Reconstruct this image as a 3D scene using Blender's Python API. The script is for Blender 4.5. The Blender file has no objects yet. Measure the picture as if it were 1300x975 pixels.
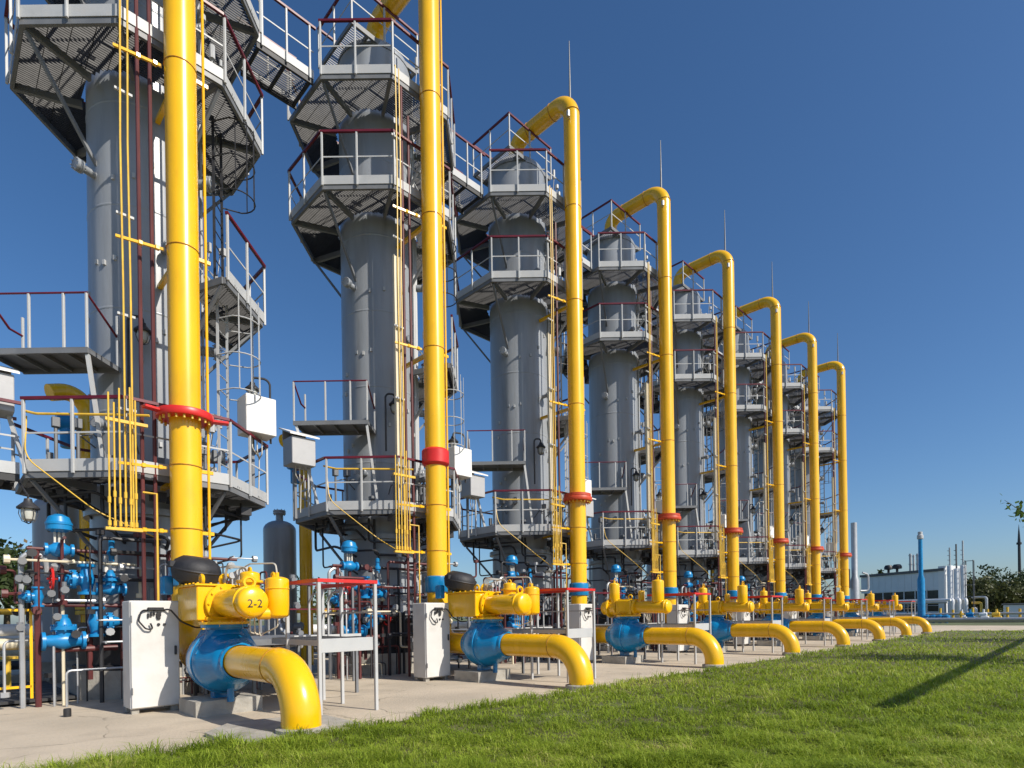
import bpy, math, random
import numpy as np
from mathutils import Vector, Matrix
random.seed(7); RNG = np.random.default_rng(7)
scene = bpy.context.scene
COL = scene.collection
R = math.radians

# ---------------------------------------------------------------- camera, sky, sun, exposure
YAW, PITCH, ROLL, FPX, CY, EYE = 0.7838, 0.0026, -0.0155, 735.9, 780.69, 1.3986
fw = Vector((math.cos(YAW)*math.cos(PITCH), math.sin(YAW)*math.cos(PITCH), math.sin(PITCH)))
rt = Vector((math.sin(YAW), -math.cos(YAW), 0)); up = rt.cross(fw)
r2 = rt*math.cos(ROLL)+up*math.sin(ROLL); u2 = -rt*math.sin(ROLL)+up*math.cos(ROLL)
cd = bpy.data.cameras.new('camera'); cam = bpy.data.objects.new('camera', cd); COL.objects.link(cam)
cam.matrix_world = Matrix(((r2.x, u2.x, -fw.x, 0), (r2.y, u2.y, -fw.y, 0), (r2.z, u2.z, -fw.z, EYE), (0, 0, 0, 1)))
cd.sensor_width = 36; cd.sensor_fit = 'HORIZONTAL'; cd.lens = 36*FPX/1300; cd.shift_y = (CY-487.5)/1300
cd.clip_start = 0.1; cd.clip_end = 6000
scene.camera = cam
SUN_EL, SUN_AZ = R(38), R(12.5)
sdir = Vector((math.sin(SUN_AZ)*math.cos(SUN_EL), -math.cos(SUN_AZ)*math.cos(SUN_EL), math.sin(SUN_EL)))
w = bpy.data.worlds.new('World'); scene.world = w; w.use_nodes = True
nt = w.node_tree; bg = nt.nodes['Background']
sky = nt.nodes.new('ShaderNodeTexSky'); sky.sky_type = 'NISHITA'; sky.sun_disc = False
sky.sun_elevation = SUN_EL; sky.sun_rotation = math.atan2(sdir.x, sdir.y)
sky.air_density = 1.0; sky.dust_density = 1.3; sky.ozone_density = 6.0; sky.altitude = 200
hs = nt.nodes.new('ShaderNodeHueSaturation'); hs.inputs['Saturation'].default_value = 1.12
nt.links.new(sky.outputs[0], hs.inputs['Color']); nt.links.new(hs.outputs[0], bg.inputs[0]); bg.inputs[1].default_value = 0.1
sl = bpy.data.lights.new('sun', 'SUN'); sl.energy = 4.4; sl.angle = R(0.53); sl.color = (1, .93, .82)
so = bpy.data.objects.new('sun', sl); COL.objects.link(so)
so.rotation_euler = sdir.to_track_quat('Z', 'Y').to_euler(); so.location = (0, -30, 40)
scene.view_settings.view_transform = 'Standard'; scene.view_settings.look = 'None'
scene.view_settings.exposure = 0.3; scene.view_settings.gamma = 1

# ---------------------------------------------------------------- materials
MATS = {}
def mat(name, col, rough=.5, metal=0., var=.12, scale=3., bump=0., bscale=40., dirt=None, dirt_amt=.5, dscale=1.2, stretch=1., coat=0., spec=.5):
    """paint / stone / soil: base colour broken up by noise, optional dirt colour in blotches, fine bump"""
    m = bpy.data.materials.new(name); m.use_nodes = True; t = m.node_tree; N = t.nodes; L = t.links
    b = N['Principled BSDF']; b.inputs['Roughness'].default_value = rough; b.inputs['Metallic'].default_value = metal
    b.inputs['Specular IOR Level'].default_value = spec
    if coat: b.inputs['Coat Weight'].default_value = coat; b.inputs['Coat Roughness'].default_value = .12
    geo = N.new('ShaderNodeNewGeometry'); mp = N.new('ShaderNodeMapping'); mp.inputs['Scale'].default_value = (1, 1, stretch)
    L.new(geo.outputs['Position'], mp.inputs[0])
    n = N.new('ShaderNodeTexNoise'); n.inputs['Scale'].default_value = scale; n.inputs['Detail'].default_value = 6
    L.new(mp.outputs[0], n.inputs['Vector'])
    cr = N.new('ShaderNodeValToRGB'); e = cr.color_ramp.elements
    e[0].position = .3; e[1].position = .7
    e[0].color = tuple(c*(1-var) for c in col)+(1,); e[1].color = tuple(min(1, c*(1+var)) for c in col)+(1,)
    L.new(n.outputs['Fac'], cr.inputs[0]); out = cr.outputs[0]
    if dirt:
        n2 = N.new('ShaderNodeTexNoise'); n2.inputs['Scale'].default_value = dscale; n2.inputs['Detail'].default_value = 8; n2.inputs['Roughness'].default_value = .65
        L.new(mp.outputs[0], n2.inputs['Vector'])
        r = N.new('ShaderNodeMapRange'); r.inputs[1].default_value = .5; r.inputs[2].default_value = .72; r.inputs[4].default_value = dirt_amt
        L.new(n2.outputs['Fac'], r.inputs[0])
        mx = N.new('ShaderNodeMixRGB'); mx.inputs[2].default_value = tuple(dirt)+(1,)
        L.new(r.outputs[0], mx.inputs[0]); L.new(out, mx.inputs[1]); out = mx.outputs[0]
    L.new(out, b.inputs['Base Color'])
    rr = N.new('ShaderNodeMapRange'); rr.inputs[3].default_value = max(.05, rough-.08); rr.inputs[4].default_value = min(1, rough+.1)
    L.new(n.outputs['Fac'], rr.inputs[0]); L.new(rr.outputs[0], b.inputs['Roughness'])
    if bump:
        n3 = N.new('ShaderNodeTexNoise'); n3.inputs['Scale'].default_value = bscale; n3.inputs['Detail'].default_value = 5
        L.new(geo.outputs['Position'], n3.inputs['Vector'])
        bp = N.new('ShaderNodeBump'); bp.inputs['Strength'].default_value = bump; bp.inputs['Distance'].default_value = .02
        L.new(n3.outputs['Fac'], bp.inputs['Height']); L.new(bp.outputs[0], b.inputs['Normal'])
    MATS[name] = m; return m
YEL = (.86, .475, .002)
mat('yellow_paint', YEL, .26, var=.06, scale=2.5, stretch=.35, dirt=(.60, .31, .015), dirt_amt=.38, dscale=3.0, coat=.3)
mat('yellow_old', (.74, .46, .045), .45, var=.15, scale=8, dirt=(.32, .2, .05), dirt_amt=.5, dscale=4)
mat('weld', (.40, .17, .01), .6, var=.3, scale=20)
mat('blue_paint', (.003, .20, .44), .25, var=.15, scale=3, dirt=(.01, .11, .26), dirt_amt=.5, dscale=4, coat=.3)
mat('blue_light', (.008, .215, .50), .35, var=.15, scale=6, dirt=(.02, .1, .22), dirt_amt=.5, dscale=6)
mat('column_grey', (.29, .31, .335), .30, var=.12, scale=1.4, stretch=.12, dirt=(.165, .17, .175), dirt_amt=.6, dscale=2.2, bump=.03, bscale=8)
mat('steel_grey', (.16, .168, .18), .5, var=.12, scale=4, dirt=(.18, .17, .16), dirt_amt=.5, dscale=3)
mat('steel_light', (.44, .45, .455), .5, var=.08, scale=4, dirt=(.38, .34, .30), dirt_amt=.35, dscale=4)
mat('post_grey', (.46, .465, .465), .5, var=.08, scale=4, dirt=(.4, .37, .33), dirt_amt=.4, dscale=4)
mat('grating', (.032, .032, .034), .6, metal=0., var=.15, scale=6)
mat('rail_red', (.115, .006, .016), .4, var=.2, scale=4)
mat('red_paint', (.60, .022, .018), .38, var=.12, scale=4)
mat('flange_orange', (.52, .06, .018), .5, var=.15, scale=8)
mat('pipe_oxide', (.10, .022, .022), .5, var=.25, scale=5, stretch=.4)
mat('white_enamel', (.78, .77, .74), .4, var=.04, scale=3, dirt=(.55, .5, .43), dirt_amt=.35, dscale=3)
mat('box_shaded', (.42, .42, .425), .45, var=.05, scale=3, dirt=(.2, .2, .2), dirt_amt=.3, dscale=3)  # left boxes: white body darkened here to stand for its shade
mat('cabinet_paint', (.64, .625, .595), .42, var=.04, scale=2, dirt=(.45, .42, .37), dirt_amt=.35, dscale=2.5, bump=.03, bscale=30)
mat('black_rubber', (.018, .018, .021), .6, var=.3, scale=6, bump=.2, bscale=20)
mat('black_steel', (.025, .025, .028), .5, var=.3, scale=5)
mat('cream_tray', (.66, .58, .42), .5, var=.08, scale=4, stretch=.3)
mat('concrete_block', (.36, .34, .30), .9, var=.18, scale=4, dirt=(.2, .18, .15), dirt_amt=.6, dscale=3, bump=.5, bscale=25)
mat('concrete_pad', (.50, .425, .325), .9, var=.2, scale=1.1, dirt=(.27, .235, .185), dirt_amt=.75, dscale=.55, bump=.5, bscale=22)
mat('sand', (.50, .42, .31), .95, var=.15, scale=.6, bump=.6, bscale=12)
mat('soil', (.11, .10, .045), .95, var=.35, scale=2, dirt=(.09, .14, .03), dirt_amt=.8, dscale=.3, bump=.5, bscale=10)
mat('field', (.10, .12, .045), .95, var=.3, scale=.15, dirt=(.20, .17, .10), dirt_amt=.7, dscale=.05, bump=.4, bscale=4)
mat('lamp_glass', (.45, .45, .40), .15, var=.05)
mat('zinc', (.42, .43, .44), .42, metal=.4, var=.1, scale=3)
mat('white_cladding', (.74, .75, .76), .45, var=.03, scale=1, dirt=(.55, .55, .54), dirt_amt=.4, dscale=.6)
mat('blue_cladding', (.66, .70, .74), .45, var=.04, scale=1)
mat('dark_glass', (.02, .025, .03), .12, var=.3, scale=2)
mat('roof_grey', (.12, .12, .125), .7, var=.15, scale=1)
mat('bark', (.10, .075, .05), .9, var=.3, scale=8, bump=.6, bscale=15)
mat('wire_pale', (.55, .52, .45), .5)
def add_cracks(name, scale, dark):
    """thin wandering cracks: edges of a distorted cell pattern, broken up by noise"""
    m = MATS[name]; t = m.node_tree; N = t.nodes; L = t.links; b = N['Principled BSDF']; src = b.inputs['Base Color'].links[0].from_socket
    g = N.new('ShaderNodeNewGeometry'); n = N.new('ShaderNodeTexNoise'); n.inputs['Scale'].default_value = 1.3; n.inputs['Detail'].default_value = 6
    L.new(g.outputs['Position'], n.inputs['Vector']); ad = N.new('ShaderNodeVectorMath'); ad.operation = 'MULTIPLY_ADD'; ad.inputs[1].default_value = (.7, .7, 0)
    L.new(n.outputs['Color'], ad.inputs[0]); L.new(g.outputs['Position'], ad.inputs[2])
    v = N.new('ShaderNodeTexVoronoi'); v.feature = 'DISTANCE_TO_EDGE'; v.inputs['Scale'].default_value = scale; L.new(ad.outputs[0], v.inputs['Vector'])
    r = N.new('ShaderNodeMapRange'); r.inputs[1].default_value = .002; r.inputs[2].default_value = .007; r.inputs[3].default_value = 1; r.inputs[4].default_value = 0; L.new(v.outputs['Distance'], r.inputs[0])
    k = N.new('ShaderNodeMapRange'); k.inputs[1].default_value = .45; k.inputs[2].default_value = .6; k.inputs[4].default_value = .8; L.new(n.outputs['Fac'], k.inputs[0])
    ml = N.new('ShaderNodeMath'); ml.operation = 'MULTIPLY'; L.new(r.outputs[0], ml.inputs[0]); L.new(k.outputs[0], ml.inputs[1])
    mx = N.new('ShaderNodeMixRGB'); mx.inputs[2].default_value = dark+(1,); L.new(ml.outputs[0], mx.inputs[0]); L.new(src, mx.inputs[1]); L.new(mx.outputs[0], b.inputs['Base Color'])
add_cracks('concrete_pad', .42, (.10, .085, .065))
def leaf_mat(name, c0, c1, trans=.35):
    m = bpy.data.materials.new(name); m.use_nodes = True; t = m.node_tree; N = t.nodes; L = t.links
    b = N['Principled BSDF']; b.inputs['Roughness'].default_value = .5; b.inputs['Specular IOR Level'].default_value = .3
    at = N.new('ShaderNodeAttribute'); at.attribute_name = 'rnd'
    cr = N.new('ShaderNodeValToRGB'); cr.color_ramp.elements[0].color = c0+(1,); cr.color_ramp.elements[1].color = c1+(1,)
    g = N.new('ShaderNodeNewGeometry'); n = N.new('ShaderNodeTexNoise'); n.inputs['Scale'].default_value = .9; n.inputs['Detail'].default_value = 6; n.inputs['Roughness'].default_value = .7
    L.new(g.outputs['Position'], n.inputs['Vector'])
    ad = N.new('ShaderNodeMath'); ad.operation = 'MULTIPLY_ADD'; ad.inputs[1].default_value = .5
    n2 = N.new('ShaderNodeTexNoise'); n2.inputs['Scale'].default_value = .23; n2.inputs['Detail'].default_value = 3; L.new(g.outputs['Position'], n2.inputs['Vector'])
    sm = N.new('ShaderNodeMath'); sm.operation = 'ADD'; L.new(n.outputs['Fac'], sm.inputs[0]); L.new(n2.outputs['Fac'], sm.inputs[1])
    mr = N.new('ShaderNodeMapRange'); mr.inputs[1].default_value = .74; mr.inputs[2].default_value = 1.28; mr.inputs[4].default_value = .58
    L.new(sm.outputs[0], mr.inputs[0])
    L.new(at.outputs['Fac'], ad.inputs[0]); L.new(mr.outputs[0], ad.inputs[2]); L.new(ad.outputs[0], cr.inputs[0]); L.new(cr.outputs[0], b.inputs['Base Color'])
    tr = N.new('ShaderNodeBsdfTranslucent'); L.new(cr.outputs[0], tr.inputs[0])
    mx = N.new('ShaderNodeMixShader'); mx.inputs[0].default_value = trans
    L.new(b.outputs[0], mx.inputs[1]); L.new(tr.outputs[0], mx.inputs[2]); L.new(mx.outputs[0], N['Material Output'].inputs[0])
    MATS[name] = m; return m
gm = leaf_mat('grass', (.09, .145, .010), (.26, .30, .05), .45)
ge = [n for n in gm.node_tree.nodes if n.type == 'VALTORGB'][0].color_ramp
x_ = ge.elements.new(.5); x_.color = (.28, .385, .030, 1); x_ = ge.elements.new(.8); x_.color = (.44, .52, .075, 1)
ge.elements[-1].color = (.66, .55, .25, 1)
leaf_mat('leaf_dark', (.018, .034, .010), (.060, .085, .022), .25)
leaf_mat('leaf_olive', (.035, .045, .015), (.11, .12, .04), .25)
leaf_mat('leaf_brown', (.08, .055, .025), (.16, .11, .05), .25)
leaf_mat('leaf_fresh', (.04, .09, .015), (.12, .20, .04), .35)

# ---------------------------------------------------------------- mesh helpers
class MB:
    def __init__(s): s.v = []; s.f = []
    def add(s, v, f):
        o = len(s.v); s.v += [tuple(p) for p in v]; s.f += [tuple(i+o for i in q) for q in f]; return s
    def box(s, c, d, m=None, ch=0.):
        hx, hy, hz = d[0]/2, d[1]/2, d[2]/2; c = Vector(c)
        if ch <= 0:
            v = [Vector((x*hx, y*hy, z*hz)) for x in (-1, 1) for y in (-1, 1) for z in (-1, 1)]
            f = [(0, 1, 3, 2), (4, 6, 7, 5), (0, 4, 5, 1), (2, 3, 7, 6), (0, 2, 6, 4), (1, 5, 7, 3)]
        else:
            v = []; idx = {}
            for x in (-1, 1):
                for y in (-1, 1):
                    for z in (-1, 1):
                        idx[(x, y, z)] = len(v)
                        v += [Vector((x*hx, y*(hy-ch), z*(hz-ch))), Vector((x*(hx-ch), y*hy, z*(hz-ch))), Vector((x*(hx-ch), y*(hy-ch), z*hz))]
            f = []
            for a in range(3):
                b, cc = (a+1) % 3, (a+2) % 3
                for sg in (-1, 1):
                    q = []
                    for p, r in ((-1, -1), (1, -1), (1, 1), (-1, 1)):
                        k = [0, 0, 0]; k[a] = sg; k[b] = p; k[cc] = r; q.append(idx[tuple(k)]+a)
                    f.append(q if sg > 0 else q[::-1])
                for p in (-1, 1):            # edge strips along axis a
                    for r in (-1, 1):
                        k0 = [0, 0, 0]; k0[a] = -1; k0[b] = p; k0[cc] = r; k1 = list(k0); k1[a] = 1
                        i0, i1 = idx[tuple(k0)], idx[tuple(k1)]
                        q = [i0+b, i1+b, i1+cc, i0+cc]; f.append(q if p*r < 0 else q[::-1])
            for k, i in idx.items():
                q = [i, i+1, i+2]; f.append(q if k[0]*k[1]*k[2] > 0 else q[::-1])
        if m: v = [m @ p for p in v]
        return s.add([p+c for p in v], f)
    def beam(s, p0, p1, wd, h, upv=(0, 0, 1), ch=0.):
        p0, p1 = Vector(p0), Vector(p1); d = (p1-p0); l = d.length; d.normalize(); u = Vector(upv)
        sd = d.cross(u)
        if sd.length < 1e-4: sd = d.cross(Vector((1, 0, 0)))
        sd.normalize(); u = sd.cross(d)
        m = Matrix((d, sd, u)).transposed()
        return s.box((p0+p1)/2, (l, wd, h), m, ch)
    def tube(s, pts, r, n=10, cap=True):
        pts = [Vector(p) for p in pts]; k = len(pts); rs = r if isinstance(r, (list, tuple)) else [r]*k
        d0 = (pts[1]-pts[0]).normalized(); a = d0.orthogonal().normalized(); v = []; pd = d0
        for i, p in enumerate(pts):
            d = ((pts[min(i+1, k-1)]-p).normalized()+(p-pts[max(i-1, 0)]).normalized()).normalized()
            a = pd.rotation_difference(d) @ a; a = (a-d*a.dot(d)).normalized(); b = d.cross(a); pd = d
            v += [p+(a*math.cos(2*math.pi*j/n)+b*math.sin(2*math.pi*j/n))*rs[i] for j in range(n)]
        f = [(i*n+j, i*n+(j+1) % n, (i+1)*n+(j+1) % n, (i+1)*n+j) for i in range(k-1) for j in range(n)]
        if cap: f += [tuple(range(n-1, -1, -1)), tuple((k-1)*n+j for j in range(n))]
        return s.add(v, f)
    def lathe(s, prof, o=(0, 0, 0), ax=(0, 0, 1), n=24, a0=0., a1=2*math.pi):
        o = Vector(o); z = Vector(ax).normalized(); x = Vector((1, 0, 0)) if abs(z.x) < .9 else Vector((0, 1, 0))
        x = (x-z*x.dot(z)).normalized(); y = z.cross(x); full = abs(a1-a0-2*math.pi) < 1e-6; c = n if full else n+1; v = []
        for r, h in prof:
            for j in range(c):
                a = a0+(a1-a0)*j/n; v.append(o+z*h+(x*math.cos(a)+y*math.sin(a))*max(r, 1e-4))
        f = [(i*c+j, i*c+(j+1) % c, (i+1)*c+(j+1) % c, (i+1)*c+j) for i in range(len(prof)-1) for j in range(n)]
        return s.add(v, f)
    def cyl(s, p0, p1, r, n=16, ch=.0):
        p0, p1 = Vector(p0), Vector(p1); l = (p1-p0).length
        pr = [(0, 0), (r, 0), (r, l), (0, l)] if not ch else [(0, 0), (r-ch, 0), (r, ch), (r, l-ch), (r-ch, l), (0, l)]
        return s.lathe(pr, p0, p1-p0, n)
    def torus(s, c, ax, R_, r, n=24, m=8):
        pr = [(R_+r*math.cos(2*math.pi*i/m), r*math.sin(2*math.pi*i/m)) for i in range(m+1)]
        return s.lathe(pr, c, ax, n)
    def prism(s, poly, z0, z1):
        n = len(poly); v = [(x, y, z0) for x, y in poly]+[(x, y, z1) for x, y in poly]
        return s.add(v, [tuple(range(n-1, -1, -1)), tuple(range(n, 2*n))]+[(i, (i+1) % n, n+(i+1) % n, n+i) for i in range(n)])
    def mesh(s, name, m, sharp=35):
        me = bpy.data.meshes.new(name); me.from_pydata(s.v, [], s.f)
        me.polygons.foreach_set('use_smooth', [True]*len(me.polygons)); me.set_sharp_from_angle(angle=R(sharp))
        me.materials.append(MATS[m]); me.update(); return me
def fillet(pts, r, seg=8):
    pts = [Vector(p) for p in pts]; out = [pts[0]]
    for i in range(1, len(pts)-1):
        a, b, c = pts[i-1], pts[i], pts[i+1]; u = (a-b).normalized(); v = (c-b).normalized(); ang = u.angle(v)
        if ang > 3.1: out.append(b); continue
        t = min(r/math.tan(ang/2), (a-b).length*.49, (c-b).length*.49) if len(pts) > 3 else min(r/math.tan(ang/2), (a-b).length*.98, (c-b).length*.98)
        rr = t*math.tan(ang/2); ce = b+(u+v).normalized()*(rr/math.sin(ang/2)); s0 = b+u*t-ce; s1 = b+v*t-ce
        tot = s0.angle(s1); axn = s0.cross(s1).normalized()
        out += [ce+Matrix.Rotation(tot*k/seg, 3, axn) @ s0 for k in range(seg+1)]
    return out+[pts[-1]]
CACHE = {}
def thing(name, label, cat, loc=(0, 0, 0), group=None, rz=0.):
    o = bpy.data.objects.new(name, None); COL.objects.link(o); o.location = loc; o.rotation_euler = (0, 0, rz); o.empty_display_size = .2
    o['label'] = label; o['category'] = cat
    if group: o['group'] = group
    return o
def part(name, key, m, parent, fn, loc=(0, 0, 0), rot=(0, 0, 0), label=None, kind=None, sharp=35):
    """one mesh object; alike pieces share the mesh stored under key"""
    if key is None or key not in CACHE:
        b = MB(); fn(b); me = b.mesh(name, m, sharp)
        if key is not None: CACHE[key] = me
    else: me = CACHE[key]
    o = bpy.data.objects.new(name, me); COL.objects.link(o); o.parent = parent; o.location = loc; o.rotation_euler = rot
    if label: o['label'] = label
    if kind: o['kind'] = kind
    return o
def solo(name, m, fn, label, cat, loc=(0, 0, 0), group=None, key=None, rot=(0, 0, 0)):
    o = part(name, key, m, None, fn, loc, rot); o['label'] = label; o['category'] = cat
    if group: o['group'] = group
    return o
def lettering(txt, size, m, parent, xf, name='lettering', ext=.002):
    c = bpy.data.curves.new(name, 'FONT'); c.body = txt; c.size = size; c.align_x = 'CENTER'; c.align_y = 'CENTER'; c.extrude = ext
    t = bpy.data.objects.new('tmp_text', c); COL.objects.link(t)
    dg = bpy.context.evaluated_depsgraph_get(); me = bpy.data.meshes.new_from_object(t.evaluated_get(dg))
    bpy.data.objects.remove(t); bpy.data.curves.remove(c); me.name = name
    for v in me.vertices: v.co = xf(v.co)
    me.materials.clear(); me.materials.append(MATS[m])
    o = bpy.data.objects.new(name, me); COL.objects.link(o); o.parent = parent; return o

STEP, X0 = 5.5, 3.189
ORD = ['first', 'second', 'third', 'fourth', 'fifth', 'sixth', 'seventh', 'eighth']
YC, YR, YV, YE = 13.62, 11.2, 9.42, 6.84       # distances of the column, riser, valve and outlet rows

# ---------------------------------------------------------------- ground
def sheet(name, m, xs, ys, zf, kind='structure'):
    v = [(x, y, zf(x, y)) for y in ys for x in xs]; n = len(xs)
    f = [(j*n+i, j*n+i+1, (j+1)*n+i+1, (j+1)*n+i) for j in range(len(ys)-1) for i in range(n-1)]
    b = MB().add(v, f); o = bpy.data.objects.new(name, b.mesh(name, m)); COL.objects.link(o); o['kind'] = kind; return o
g_ = [-3000, -800, -200, -60, 0, 60, 200, 800, 3000]
sheet('ground', 'field', g_, g_, lambda x, y: -.06)
def hsh(x, y): return math.sin(x*1.7+y*.6)*.4+math.sin(x*.53-y*1.9+1)*.4+math.sin(x*3.1+y*2.3)*.2
sheet('concrete_pavement', 'concrete_pad', [-40+i*1. for i in range(90)], [6.0+i*.8 for i in range(30)], lambda x, y: .0+.012*hsh(x*.5, y*.5))
def lawn_z(x, y): return .045+.03*hsh(x*.35, y*.4)-max(0, y-6.2)*.05
LX0, LX1, LY0 = -14, 47.5, -22
def edge_y(x): return 6.70+.10*math.sin(x*1.3)+.06*math.sin(x*3.7+1)+.04*math.sin(x*9.1)
xs = [LX0+i*(LX1-LX0)/160 for i in range(161)]
v = []; NY = 60
for j in range(NY+1):
    for x in xs:
        y = LY0+(edge_y(x)-LY0)*(j/NY)**.7; v.append((x, y, lawn_z(x, y) if j < NY else .004))
b = MB().add(v, [(j*161+i, j*161+i+1, (j+1)*161+i+1, (j+1)*161+i) for j in range(NY) for i in range(160)])
o = bpy.data.objects.new('lawn', b.mesh('lawn', 'soil')); COL.objects.link(o); o['kind'] = 'structure'
sheet('sand_path', 'sand', [47.2, 50, 54, 58, 62, 64], [-40, -20, -5, 0, 5, 10, 16, 30], lambda x, y: -.02+.02*hsh(x*.3, y*.2))

def blades(name, m, base, hgt, wid, lean, label=None):
    """one mesh of bent, tapering blades; base: Nx3 array"""
    n = len(base); a = RNG.uniform(0, 2*np.pi, n); d = np.stack([np.cos(a), np.sin(a), 0*a], 1); s = np.stack([-np.sin(a), np.cos(a), 0*a], 1)
    up_ = np.array([0, 0, 1.]); h = hgt[:, None]; w_ = wid[:, None]; l = lean[:, None]
    p0 = base-s*w_; p1 = base+s*w_; mid = base+up_*h*.55+d*h*l*.35
    p2 = mid+s*w_*.8; p3 = mid-s*w_*.8; p4 = base+up_*h*(1-.35*l)+d*h*l
    V = np.stack([p0, p1, p2, p3, p4], 1).reshape(-1, 3)
    k = np.arange(n)[:, None]*5
    lv = np.concatenate([k+0, k+1, k+2, k+3, k+3, k+2, k+4], 1).ravel()
    me = bpy.data.meshes.new(name); me.vertices.add(n*5); me.vertices.foreach_set('co', V.ravel())
    me.loops.add(n*7); me.loops.foreach_set('vertex_index', lv.astype(np.int32))
    me.polygons.add(n*2); st = np.stack([np.arange(n)*7, np.arange(n)*7+4], 1).ravel(); tt = np.tile([4, 3], n)
    me.polygons.foreach_set('loop_start', st.astype(np.int32)); me.polygons.foreach_set('loop_total', tt.astype(np.int32))
    at = me.attributes.new('rnd', 'FLOAT', 'POINT'); at.data.foreach_set('value', np.repeat(RNG.random(n)**1.3, 5).astype(np.float32))
    me.polygons.foreach_set('use_smooth', np.ones(n*2, bool)); me.materials.append(MATS[m]); me.update(); me.validate()
    o = bpy.data.objects.new(name, me); COL.objects.link(o); o['kind'] = 'stuff'
    if label: o['label'] = label
    return o
def scatter(n):
    dep = 1/(1/2.6+RNG.random(n)*(1/62.-1/2.6)); lat = RNG.uniform(-1.25, 1.15, n)*dep
    x = dep*fw.x+lat*rt.x; y = dep*fw.y+lat*rt.y
    ey = 6.70+.10*np.sin(x*1.3)+.06*np.sin(x*3.7+1)+.04*np.sin(x*9.1)+RNG.uniform(-.03, .10, n)*RNG.random(n)
    k = (y < ey) & (x > LX0) & (x < LX1) & (y > LY0); x, y, dep, ey = x[k], y[k], dep[k], ey[k]
    h3 = np.sin(x*.6+y*.21)*.4+np.sin(x*.19-y*.76+1)*.4+np.sin(x*1.1+y*.92)*.2
    z = .04+.03*(np.sin(x*.595+y*.24)*.4+np.sin(x*.1855-y*.76+1)*.4+np.sin(x*1.085+y*.92)*.2)-np.maximum(0, y-6.2)*.05
    z = np.where(y > ey-.1, np.minimum(z, .01), z)
    return np.stack([x, y, z], 1), dep, ey-y, h3
B, dep, ed, h3 = scatter(560000)
n = len(B); cl = sum(np.sin(B[:, 0]*f_*math.cos(a_)+B[:, 1]*f_*math.sin(a_)+p_) for f_, a_, p_ in zip((5, 6.3, 8.1, 9.7, 13, 17), (.3, 1.5, 2.6, .9, 2.1, 3.0), (0, 1, 2, 3, 4, 5)))/2.4
hg = (.05+.075*RNG.random(n))*(1+.3*h3)*np.clip(1+.5*cl, .35, 1.7)*(1+.3*(ed < .35))
blades('grass', 'grass', B, hg, np.maximum(.0032, dep*.00060)*(.7+.6*RNG.random(n)), RNG.uniform(.5, 1.7, n))
B, dep, ed, h3 = scatter(60000); k = (ed < .4) | (RNG.random(len(B)) < .09); B, dep = B[k], dep[k]; n = len(B)
blades('tall_grass', 'grass', B, .09+.17*RNG.random(n)**2, np.maximum(.002, dep*.0004), RNG.uniform(.1, .7, n))

# ---------------------------------------------------------------- absorber columns
AP = 2.05; CR = AP/math.cos(R(22.5)); SIDE = 2*AP*math.tan(R(22.5))
def octv(k, r=CR): a = R(22.5+45*k); return Vector((r*math.cos(a), r*math.sin(a), 0))   # vertex k; face k lies between vertices k-1 and k, facing 45*k degrees
def face_basis(k):
    a = R(45*k); return Vector((math.cos(a), math.sin(a), 0)), Vector((-math.sin(a), math.cos(a), 0))
def grating_fn(faces, rin):
    def fn(b):
        ks = set(faces); y = -AP+.03
        def inside(x, y):
            r = math.hypot(x, y)
            if r < rin: return False
            a = math.degrees(math.atan2(y, x)) % 360; k = int(((a+22.5) % 360)//45)
            return k in ks and r*math.cos(R(a-45*k)) < AP-.03
        while y < AP:                       # bearing bars run along local y
            st = None; N_ = 82
            for i in range(N_+1):
                x = -AP+2*AP*i/N_; ins = inside(x, y) and i < N_
                if ins and st is None: st = x
                if not ins and st is not None:
                    if x-st > .06: b.box(((st+x)/2, y, 0), (x-st, .010, .04))
                    st = None
            y += .054
        x = -AP+.1
        while x < AP:                       # cross rods
            st = None; N_ = 82
            for i in range(N_+1):
                y = -AP+2*AP*i/N_; ins = inside(x, y) and i < N_
                if ins and st is None: st = y
                if not ins and st is not None:
                    b.box((x, (st+y)/2, .012), (.010, y-st, .008)); st = None
            x += .3
    return fn
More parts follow.
